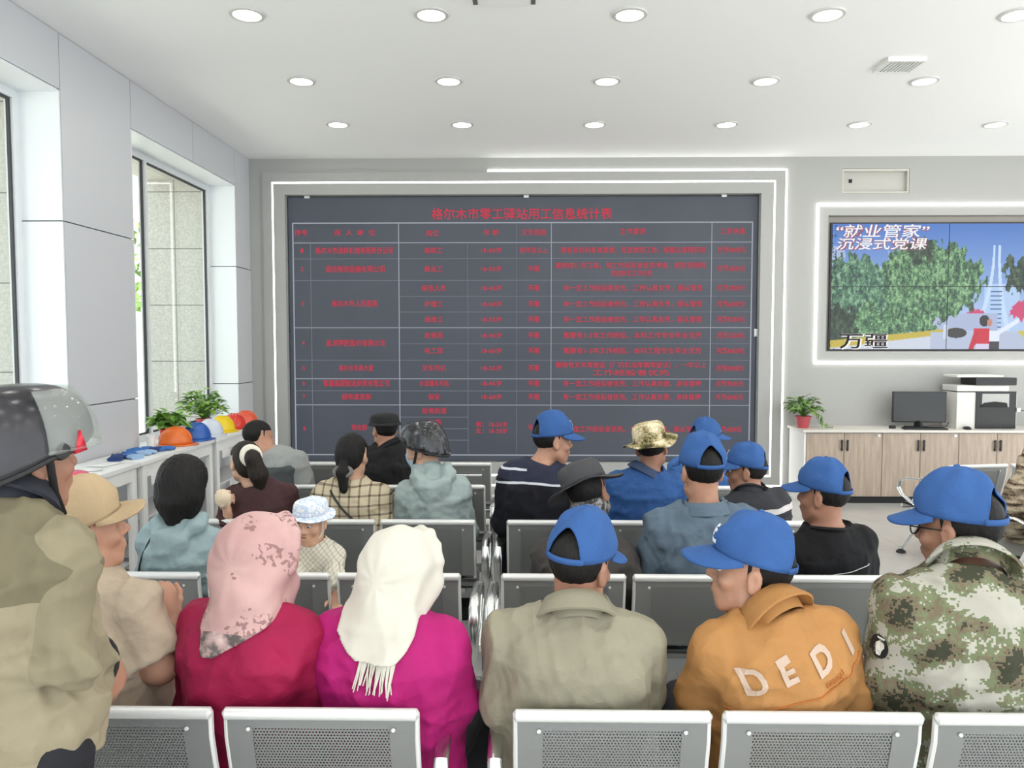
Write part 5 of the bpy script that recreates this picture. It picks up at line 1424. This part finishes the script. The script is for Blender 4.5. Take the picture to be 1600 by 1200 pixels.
def headscarf(c, mat, tip, side, half_w, seed, name='headscarf', lip=.02, amp=.0045, base_w=.022):
    """wrapped cloth: head wrap, neck wrap, and a pointed tail over the back (tip = (across, u))"""
    Hc, Rh, hS, HT, T, O, Nb = c['Hc'], c['Rh'], c['hS'], c['HT'], c['T'], c['O'], c['Nb']
    E = lambda p, r: s_ell(HT(*p), V3(r) * hS, Rh)
    wrap = union([(E((0, -.014, .030), (.100, .120, .112)), 0), (E((0, .015, -.04), (.088, .092, .10)), .05), (s_cone(HT(0, -.03, -.03), Nb + T.up * .02 - T.f1 * .01, .100 * hS, .098), .06), (s_cone(HT(0, .0, -.08), Nb + T.up * .01 + T.f1 * .05, .085 * hS, .092), .05)])
    lipf = union([(s_cone(HT(math.sin(a0) * .085, .062 + .018 * math.cos(a0), .005 + .105 * math.cos(a0)), HT(math.sin(a1) * .085, .062 + .018 * math.cos(a1), .005 + .105 * math.cos(a1)), .016, .016), .01) for a0, a1 in zip(np.linspace(-2.2, 2.2, 10)[:-1], np.linspace(-2.2, 2.2, 10)[1:])])
    face = E((0, .125, -.015), (.062, .075, .088))
    # cloth shell lying on the garment back
    gsdf = c['torso_g']
    def tail(P):
        x, y, u = T.coords(P); dj = c['garment'](P)
        shell = np.abs(dj - .006) - .009
        up0 = .99; t = np.clip((up0 - u) / (up0 - tip[1]), 0, 1.2); cx = tip[0] * t; hwid = half_w * (1 - t) ** .9 + base_w + side * t
        wd = smax(np.abs(x - cx) - hwid, (tip[1] - u) * T.L, .01)
        return smax(smax(shell, wd, .006), smax(y + .01, (u - 1.06) * T.L, .01), .01)
    A0 = HT(.02, -.06, -.10)
    def f(P):
        d = smin(smin(wrap(P), lipf(P), .018), tail(P), .035)
        q = P - A0; e = nrm(V3(T.s1)); ang = np.arctan2(q @ T.s1, -(q @ T.up) + .12); rr = np.sqrt((q ** 2).sum(1))
        hq = (P - Hc) @ Rh
        d = d - amp * (np.sin(hq[:, 2] * 46 - hq[:, 1] * 34 + 2.2 * np.sin(hq[:, 1] * 14 + seed) + hq[:, 0] * 9) * np.clip((.10 - hq[:, 2]) * 9, 0, 1) + .3 * np.sin(ang * 9 + rr * 10 + seed) * np.clip((rr - .06) * 9, 0, 1)) - folds(P - O, .003, 26, seed)
        return smax(d, -face(P), .012)
    tp = T.point(tip[0], -.12, tip[1]); lo = np.minimum(np.minimum(Hc, Nb), tp) - .22; hi = np.maximum(np.maximum(Hc, Nb), tp) + .2
    Vt, Q = surface(f, lo, hi, .0058); return mesh_obj(name, Vt, Q, mat, c['root'], O)
c = person('pinkscarf', 'person in a crimson jacket with a pink patterned headscarf', at(408, 872, 2.15), -52, at(388, 948, 2.09), .146, tyaw=-8, hips=seat('A', 392), S=.96, hs=.97, roll=4, skin=SKL,
           top=cl('crimson_jacket', (146, 22, 64), rough=.7, var=.12), ease=(.036, .040), aease=.026, fold=(.008, 18), seed=2, h=.0065, hc=.006, hair=None, bulk=1.05, belly=.03)
def m_pink():
    m = NT('pink_patterned_scarf'); co = m.coord(); tc = m.sep(co); n = m.noise(7, co, 4); n2 = m.noise(26, co, 4, .6)
    w = m.N('ShaderNodeTexVoronoi'); w.feature = 'DISTANCE_TO_EDGE'; w.inputs['Scale'].default_value = 24; m.l.new(co, w.inputs['Vector'])
    low = m.math('SUBTRACT', 1.0, m.math('MULTIPLY', m.math('SUBTRACT', tc[2], .72), 3.0), None, True)
    ln = m.math('MULTIPLY', mul(m, gt(m, m.noise(75, co, 3), .545), gt(m, m.math('ADD', m.noise(10, co, 2), m.math('MULTIPLY', low, .08)), .575)), .8)
    base = m.ramp(n, [(.3, sr(184, 144, 142)), (.7, sr(200, 164, 160))]); grey = m.ramp(n2, [(.4, sr(96, 88, 86)), (.55, sr(176, 150, 146)), (.7, sr(210, 184, 178))])
    z = tc[2]; edge = lt(m, m.math('ADD', z, m.math('MULTIPLY', n, .08)), 1.015)
    col = m.mix(ln, base, (*sr(132, 98, 98), 1)); m.set(m.mix(edge, col, grey), .75, 0, .3); m.bump(m.noise(300, co, 2), .12, .003); return m.mat
headscarf(c, m_pink(), (-.045, .872), .0, .092, 1, amp=.0055, base_w=.004)
c = person('whitescarf', 'person in a bright magenta jacket with a fringed cream headscarf', at(628, 892, 2.15), -42, at(604, 962, 2.09), .158, tyaw=-12, hips=seat('A', 618), S=.98, hs=.96, roll=8, skin=SKL,
           arms={'R': (at(706, 1092, 2.14), at(676, 1170, 2.36)), 'L': None}, top=cl('magenta_jacket', (162, 24, 100), rough=.7, var=.10), ease=(.034, .038), aease=.028, fold=(.008, 19), seed=5, h=.0065, hc=.006, hair=None, bulk=1.05, belly=.03)
CREAM = m_scarf('cream_headscarf_cloth', sr(206, 201, 188), sr(176, 174, 170), .2)
headscarf(c, CREAM, (.022, .895), .020, .080, 4, amp=.0055, base_w=.03)
q = MB(); T = c['T']
for k in range(26):
    x = -.022 + .096 * k / 25; u0 = .915 - .02 * abs(k / 25 - .4); L = random.uniform(.055, .085); dx = random.uniform(-.012, .012) - .006
    q.tube(on_back(c, [(x, u0), (x + dx * .4, u0 - L * .5 / T.L), (x + dx, u0 - L / T.L)], .012), [.0028, .0024, .0016], 5)
o = q.build('fringe', CREAM, c['root']); o['kind'] = 'stuff'

# nearest row, right side
c = person('khaki', 'person in a pale khaki jacket and blue cap in the nearest row', at(907, 884, 2.17), -34, at(899, 960, 2.10), .172, tyaw=-3, hips=seat('A', 892), S=1.02, hs=1.0, roll=5, pitch=-6, skin=SKD,
           top=cl('pale_khaki_jacket', (141, 136, 117), rough=.75, var=.06), ease=(.036, .042), aease=.032, fold=(.008, 20), seed=3, h=.0065, hc=.006, collar=dict(h=.045, flare=.026, fall=.026, r=.078), bulk=1.08,
           arms={'L': (at(790, 1090, 2.12), at(830, 1180, 2.34)), 'R': (at(996, 1085, 2.16), at(960, 1150, 2.42))}, trou=TROUK)
cap(c)
c = person('orange', 'person in an orange jacket and blue cap turning to the left', at(1172, 893, 2.17), 74, at(1213, 964, 2.10), .162, tyaw=10, hips=seat('A', 1216), S=1.0, hs=1.02, pitch=6, skin=SK, face=True,
           top=cl('orange_jacket', (172, 124, 74), rough=.8, var=.05), ease=(.036, .042), aease=.030, fold=(.007, 19), seed=6, h=.0052, hc=.0055, collar=dict(h=.055, flare=.026, fall=.024, r=.078), bulk=1.08,
           arms={'L': (at(1098, 1090, 2.14), at(1140, 1172, 2.34)), 'R': (at(1312, 1080, 2.14), at(1290, 1170, 2.40))})
cap(c, brim=.092, droop=.32, opening=True)
PT = plain('pale_print', sr(188, 164, 146), .6); PTO = plain('amber_print', sr(178, 106, 44), .7)
for k, ch in enumerate('DEDI'):
    x = (-.130, -.045, .058, .165)[k]; u = (.825, .868, .895, .905)[k]
    back_text(c, ch, .080, x, u, PT, 'lettering', R(20), .004, 1.0, .003)
back_text(c, 'DESIGN', .018, .085, .815, PTO, 'small_lettering', R(20), .004, 1.0, .0)
back_line(c, [(-.19, .67), (.05, .765), (.205, .84)], .0035, PTO, 'yoke_seam', .002)
CAMO = m_camo('digital_camouflage_cloth', [sr(62, 64, 50), sr(116, 104, 86), sr(112, 120, 90), sr(172, 169, 158)], 10.5, .0056, (1, 1, 1.4), (.40, .46, .525))
c = person('camo', 'person in digital camouflage jacket with glasses and blue cap', at(1497, 828, 2.19), 36, at(1518, 893, 2.10), .190, tyaw=6, hips=seat('A', 1512), S=1.05, hs=1.05, pitch=-6, skin=SKD,
           top=CAMO, ease=(.036, .042), aease=.032, fold=(.008, 20), seed=7, h=.006, hc=.006, collar=dict(h=.045, flare=.024, fall=.024, r=.080), bulk=1.08,
           arms={'L': (at(1392, 1062, 2.12), at(1420, 1120, 2.32)), 'R': (at(1645, 1060, 2.14), at(1600, 1150, 2.40))}, trou=CAMO)
cap(c)
q = MB(); HT = c['HT']; O = c['O']
for s_ in (-1, 1):
    cen = V3(s_ * .034, .104, .004); q.tube([HT(cen[0] + .024 * math.cos(t), cen[1] - .004 * abs(math.cos(t)), cen[2] + .019 * math.sin(t)) - O for t in np.linspace(0, 2 * PI, 24, endpoint=False)], .0022, 6, 0, None, True)
    q.tube([HT(s_ * .058, .098, .010) - O, HT(s_ * .078, .06, .012) - O, HT(s_ * .084, -.008, .010) - O, HT(s_ * .082, -.03, -.006) - O], .0022, 6)
q.tube([HT(-.010, .106, .008) - O, HT(0, .109, .011) - O, HT(.010, .106, .008) - O], .002, 6); q.build('glasses', M['black'], c['root'])
# sleeve patch: dark oval badge with a pale bird's head
def side_patch(c, center_px, Y, w_, h_, mats):
    O = c['O']; ctr = at(*center_px, Y) - O; d = nrm(V3(.45, 1, 0)); sx_ = nrm(np.cross(d, V3(0, 0, 1))); q = MB()
    def put_(poly, m, off):
        V = []
        for (x, z) in poly:
            o_ = ctr + sx_ * x * w_ + V3(0, 0, 1) * z * h_ - d * .3; hit = c['bvh'].ray_cast(Vector(o_), Vector(d), .8); V.append(np.array(hit[0]) - d * off if hit[0] is not None else ctr)
        q.add(V, [tuple(range(len(V)))], m)
    put_([(math.cos(t) * .5, math.sin(t) * .5) for t in np.linspace(0, 2 * PI, 20, endpoint=False)], 0, .004)
    put_([(-.18, -.30), (.02, -.34), (.12, -.1), (.26, .05), (.20, .22), (-.02, .28), (-.2, .16), (-.22, -.05)], 1, .007)
    put_([(-.1, .36), (.25, .36), (.28, .43), (-.12, .43)], 1, .007)
    q.build('sleeve_patch', mats, c['gar'], smooth=False, solid=.002)
side_patch(c, (1374, 1003), 2.1, .042, .064, [plain('black_patch', (.012, .012, .012), .8), plain('white_patch', (.7, .7, .66), .8)])

# second row
c = person('bob', 'person with a black bob haircut in a light blue hooded jacket', at(288, 758, 3.27), -8, at(286, 824, 3.25), .128, tyaw=-6, hips=seat('B', 286), S=.93, hs=.98, pitch=-10, skin=SKL,
           top=cl('light_blue_jacket', (142, 161, 164), rough=.7, var=.05), ease=(.030, .036), aease=.026, fold=(.007, 22), seed=8, hair='bob', hood=.034, hc=.0075)
back_line(c, [(-.10, .97), (-.15, .60)], .006, M['rubber'], 'bag_strap', .004)
c = person('child', 'person, a small child in a floral sun hat kneeling on the seat facing back', at(486, 816, 3.32), 168, at(490, 850, 3.34), .082, tyaw=178, hipyaw=178, hips=(at(496, 850, 3.36)[0], 3.36), hipz=.60, legs='kneel', S=.56, hs=.76, pitch=-8, roll=0, skin=KID, face=True,
           arms={'L': (at(522, 900, 3.22), at(526, 925, 3.12)), 'R': (at(452, 885, 3.25), at(462, 905, 3.18))}, top=m_check('child_check_cloth', sr(214, 208, 192), sr(96, 92, 84), .022, .055, True), ease=(.024, .024), aease=.018, fold=(.005, 30), seed=2, h=.0055, hc=.006, drop=.09,
           hands={'L': (V3(.1, -.3, -1), V3(0, -1, .2), .4)}, trou=TROUG)
mf = NT('floral_hat_cloth'); n_ = mf.noise(38, mf.coord(), 2); mf.set(mf.ramp(n_, [(.40, sr(232, 234, 238)), (.52, sr(176, 196, 222)), (.62, sr(236, 236, 238))]), .8)
boonie(c, mf.mat, hat_M(c, 0, 0, .018, 4), .080, .038, .008, 1)
q = MB(); q.tube([c['HT'](-.088, .02, .05) - c['O'], c['HT'](-.084, .03, -.04) - c['O'], c['HT'](-.03, .05, -.125) - c['O'], c['HT'](.03, .05, -.125) - c['O'], c['HT'](.084, .03, -.04) - c['O'], c['HT'](.088, .02, .05) - c['O']], .0035, 6); q.build('chin_cord', plain('cream_cord', (.7, .68, .62), .8), c['root'])
c = person('boonie', 'person in a wide dark grey sun hat and grey jacket', at(920, 772, 3.30), -30, at(912, 842, 3.25), .150, tyaw=-4, hips=seat('B', 912), S=1.0, hs=1.0, roll=-12, pitch=-4, skin=SKD,
           arms={'R': (at(984, 915, 3.22), at(974, 960, 3.36)), 'L': None}, top=cl('dark_grey_jacket', (70, 66, 64), rough=.85), ease=(.030, .036), aease=.024, seed=9)
DG = cl('dark_grey_hat', (66, 66, 68), rough=.6, bump=(60, .2, .004))
boonie(c, DG, hat_M(c, 0, 0, .012, 0, -16), .098, .078, .014, 2, None)
gm_ = NT('grey_patterned_gaiter'); gm_.set(gm_.ramp(gm_.noise(40, gm_.coord(), 3), [(.42, (.03, .03, .03)), (.58, (.32, .31, .30))]), .8)
hc_ = c['HT']; Vt, Q = surface(union([(s_cone(hc_(0, -.02, -.05), c['Nb'] + c['T'].up * .0, .078, .082), 0), (s_ell(hc_(0, .03, -.06), V3(.072, .080, .055), c['Rh']), .03)]), c['Nb'] - .2, c['Hc'] + .2, .007); mesh_obj('neck_gaiter', Vt, Q, gm_.mat, c['root'], c['O'])
c = person('denim', 'person in a faded blue-grey work jacket and blue cap seen from behind', at(1096, 738, 3.28), 10, at(1101, 793, 3.25), .182, tyaw=2, hips=seat('B', 1100), S=1.03, hs=1.03, pitch=-3, skin=SK,
           top=cl('faded_blue_jacket', (94, 110, 124), rough=.85, var=.12), ease=(.032, .038), aease=.028, fold=(.009, 24), seed=11, collar=dict(h=.030, flare=.022, fall=.024, r=.076))
cap(c)
c = person('blacktee', 'person in a black T-shirt and blue cap by the open floor', at(1286, 775, 3.28), 46, at(1293, 827, 3.25), .136, tyaw=6, hips=seat('B', 1304), S=.98, hs=.97, skin=SKD,
           top=cl('black_t_shirt', (26, 26, 28), rough=.9), topname='t_shirt', ease=(.022, .024), aease=.022, short=True, fold=(.005, 22), seed=12, collar=dict(h=.012, flare=.006, fall=.0, r=.068))
cap(c)
WT = plain('white_shirt_print', (.62, .62, .60), .7)
back_line(c, [(-.06, .735), (.12, .76)], .0025, WT, 'printed_line', .003); back_text(c, 'CARBON', .017, -.01, .69, WT, 'printed_word', 0, .003, 1.2, .0, 1)

# third row
c = person('ponytail', 'person with a ponytail and white hair scrunchie holding a tissue', at(383, 722, 4.20), 42, at(403, 757, 4.19), .138, tyaw=14, hips=seat('C', 412), S=.94, hs=.93, skin=SKL,
           arms={'L': (at(352, 830, 4.22), at(356, 806, 4.05)), 'R': None}, top=cl('dark_plum_jacket', (70, 46, 48), rough=.8), ease=(.028, .032), aease=.024, seed=13, hair='pony', hairmat=HBB,
           hands={'L': (V3(-.05, -.15, 1), V3(.6, .5, 0), 1.0)})
q = MB(); q.tube([c['HT'](-.012 + .045 * math.cos(t), -.118 + .012 * math.sin(t), .052 + .045 * math.sin(t)) - c['O'] for t in np.linspace(0, 2 * PI, 20, endpoint=False)], .021, 10, 0, None, True); q.build('scrunchie', cl('white_scrunchie', (226, 222, 206)), c['root'])
q = MB(); w_ = c['wr']['L'] + V3(-.01, -.03, .10)
G = []
for i in range(9):
    th = i / 8 * PI
    G.append([w_ + V3(.045 * math.sin(th) * math.cos(a), .035 * math.sin(th) * math.sin(a), .05 * math.cos(th)) * (1 + .35 * mnoise.noise(Vector((3 * math.sin(th) * math.cos(a), 3 * math.sin(th) * math.sin(a), 3 * math.cos(th))))) for a in np.linspace(0, 2 * PI, 18, endpoint=False)])
q.grid(G, 0, True); tag(q.build('tissue', plain('tissue_paper', sr(226, 206, 178), .9)), 'crumpled cream tissue held in the hand of the ponytailed woman', 'tissue')
PL = m_check('plaid_jacket_cloth', sr(206, 192, 164), sr(84, 70, 58), .052, .10)
c = person('plaid', 'person in a cream plaid jacket with low tied black hair', at(551, 712, 4.22), -12, at(549, 753, 4.19), .150, tyaw=-3, hips=seat('C', 552), S=.97, hs=.98, pitch=-8, skin=SKL,
           arms={'R': (at(596, 806, 4.20), at(582, 838, 4.10)), 'L': None}, hands={'R': (V3(0, .1, -1), V3(-1, 0, 0), .4)}, top=PL, ease=(.028, .032), aease=.026, seed=14, hair='bun', collar=dict(h=.022, flare=.02, fall=.02, r=.072))
back_line(c, [(-.09, .965), (.075, .66)], .007, M['rubber'], 'bag_strap', .003)
q = MB()
q.tube([c['HT'](.0 + .05 * math.cos(t), -.118 + .012 * math.sin(t), -.088 + .026 * math.sin(t)) - c['O'] for t in np.linspace(0, 2 * PI, 18, endpoint=False)], .012, 8, 0, None, True); q.build('hair_tie', cl('grey_hair_tie', (120, 116, 112)), c['root'])
c = person('scooter', 'person in a black bicycle-style helmet, face mask and light blue hooded jacket', at(662, 703, 4.24), 72, at(676, 748, 4.19), .132, tyaw=8, hips=seat('C', 684), S=.95, hs=.98, pitch=-8, skin=SKL, face=True,
           top=cl('pale_blue_windbreaker', (156, 170, 168), rough=.6, var=.06), ease=(.030, .036), aease=.026, fold=(.008, 22), seed=15, hood=.034)
mh2 = NT('mottled_black_helmet'); mh2.set(mh2.ramp(mh2.noise(30, mh2.coord(), 4), [(.35, (.008, .008, .009)), (.60, (.035, .036, .04)), (.72, (.18, .19, .21))]), .18)
HM = hat_M(c, 0, .0, .018, 4); sh = helmet(c, mh2.mat, HM, .116, .140, .125, -.005, .045)
ht = c['HT']; G = []
for i in range(9):
    z = -.012 - .085 * i / 8; row = []
    for k in range(13):
        a = R(-75 + 150 * k / 12); bul = math.sin(PI * (i / 8) ** .8) * .018; row.append(ht((.066 - .012 * i / 8) * math.sin(a), .030 + (.066 + bul - .006 * i / 8) * math.cos(a), z + .012 * math.sin(k / 12 * PI)) - c['O'])
    G.append(row)
q = MB(); q.grid(G)
q.build('face_mask', plain('pale_blue_mask', sr(178, 200, 220), .8), c['root'], solid=.003)
q = MB()
for s_ in (-1, 1): q.tube([ht(s_ * .062, .045, -.03) - c['O'], ht(s_ * .084, .0, -.005) - c['O'], ht(s_ * .085, -.022, .01) - c['O']], .002, 5)
q.build('mask_loop', plain('white_loop', (.75, .76, .78), .7), c['root'])
m15 = cloth_zones('navy_piped_jacket', sr(30, 30, 36), [(lambda m, s, f, u, a: gt(m, u, .885), sr(46, 48, 66)), (lambda m, s, f, u, a: mul(m, band(m, m.math('ADD', u, m.math('MULTIPLY', m.math('MULTIPLY', s, s), 1.2)), .892, .009), lt(m, f, .06)), sr(214, 216, 222)), (lambda m, s, f, u, a: mul(m, band(m, m.math('ADD', u, m.math('MULTIPLY', s, -.15)), .990, .008), lt(m, f, .05), lt(m, s, -.05)), sr(206, 208, 214))])
c = person('navy', 'person in a navy jacket with white piping and blue cap looking right', at(864, 690, 4.22), -70, at(840, 724, 4.19), .142, tyaw=-6, hips=seat('C', 836), S=1.02, hs=1.0, pitch=-3, skin=SK, face=True,
           top=m15, ease=(.032, .038), aease=.028, fold=(.005, 20), seed=16, h=.0065)
cap(c)
CB = m_camo('woodland_camouflage_hat', [sr(62, 52, 40), sr(112, 108, 62), sr(176, 160, 126), sr(220, 208, 176)], 11, .004, (1, 1, 1), (.40, .47, .54))
c = person('camohat', 'person in a camouflage sun hat and royal blue shirt', at(1018, 700, 4.22), -18, at(1008, 736, 4.19), .152, tyaw=2, hips=seat('C', 1004), S=1.0, hs=.98, roll=-6, skin=SKD,
           top=cl('royal_blue_shirt', (48, 84, 138), rough=.85, var=.08), topname='shirt', ease=(.026, .030), aease=.028, short=True, fold=(.006, 22), seed=17, collar=dict(h=.03, flare=.02, fall=.02, r=.072, mat=plain('navy_collar_cloth', (.03, .05, .11), .8)))
boonie(c, CB, hat_M(c, 0, 0, .014, 4, -6), .098, .060, .016, 0)
m20 = cloth_zones('dark_grey_banded_jacket', sr(54, 54, 58), [(lambda m, s, f, u, a: mul(m, band(m, m.math('ADD', u, m.math('MULTIPLY', s, .22)), .872, .026), gt(m, s, -.12)), sr(196, 190, 188))])
c = person('banded', 'person in a dark jacket with a white band and blue cap looking left', at(1166, 737, 4.24), 66, at(1172, 770, 4.19), .150, tyaw=8, hips=seat('C', 1184), S=1.0, hs=.97, skin=SKD, face=True,
           top=m20, ease=(.030, .034), aease=.026, seed=18, collar=dict(h=.02, flare=.01, fall=.0, r=.070))
cap(c)
# fourth row
m11 = cloth_zones('two_tone_grey_jacket', sr(150, 152, 150), [(lambda m, s, f, u, a: mul(m, lt(m, u, .87), lt(m, a, -.005), lt(m, f, .05)), sr(78, 82, 84))])
c = person('greyman', 'person with black hair in a two-tone grey jacket leaning over', at(404, 684, 5.27), -48, at(428, 703, 5.19), .168, tyaw=-20, hips=seat('D', 446), S=1.05, hs=.98, pitch=-8, skin=SK, top=m11, ease=(.032, .038), aease=.030, seed=19)
c = person('blackcap', 'person in a black jacket and flat black cap facing the board', at(601, 672, 5.22), 34, at(610, 697, 5.19), .150, tyaw=6, hips=seat('D', 612), S=1.0, hs=.97, skin=SK, top=cl('black_jacket', (34, 33, 34), rough=.85), ease=(.028, .032), aease=.022, seed=20, collar=dict(h=.03, flare=.012, fall=.01, r=.070))
boonie(c, plain('black_cap_cloth', (.012, .012, .013), .9), hat_M(c, 0, .004, .016, -3), .066, .014, .0, 0, None, .098, .120)
c = person('farcap', 'person in a blue shirt and blue cap looking right near the board', at(1103, 690, 5.22), -72, at(1096, 716, 5.19), .150, tyaw=-10, hips=seat('D', 1092), S=.99, hs=.97, skin=SKL, face=True, top=cl('bright_blue_shirt', (62, 104, 164), rough=.85), topname='shirt', ease=(.026, .03), aease=.026, seed=21, collar=dict(h=.03, flare=.018, fall=.018, r=.072))
cap(c)
DES = m_camo('desert_camouflage_cloth', [sr(66, 56, 48), sr(126, 110, 92), sr(158, 142, 120), sr(190, 176, 152)], 16, .003, (.5, .5, 2.2), (.42, .49, .55))
c = person('desert', 'person in desert camouflage seated at the right edge', at(1668, 618, 5.12), 30, at(1660, 672, 5.10), .185, tyaw=20, hips=(3.62, 5.16), hipyaw=20, S=1.08, hs=1.02, skin=SK, top=DES, ease=(.034, .038), aease=.032, fold=(.010, 24), seed=22,
           arms={'L': (at(1584, 792, 5.05), at(1592, 855, 5.12)), 'R': None}, trou=DES)
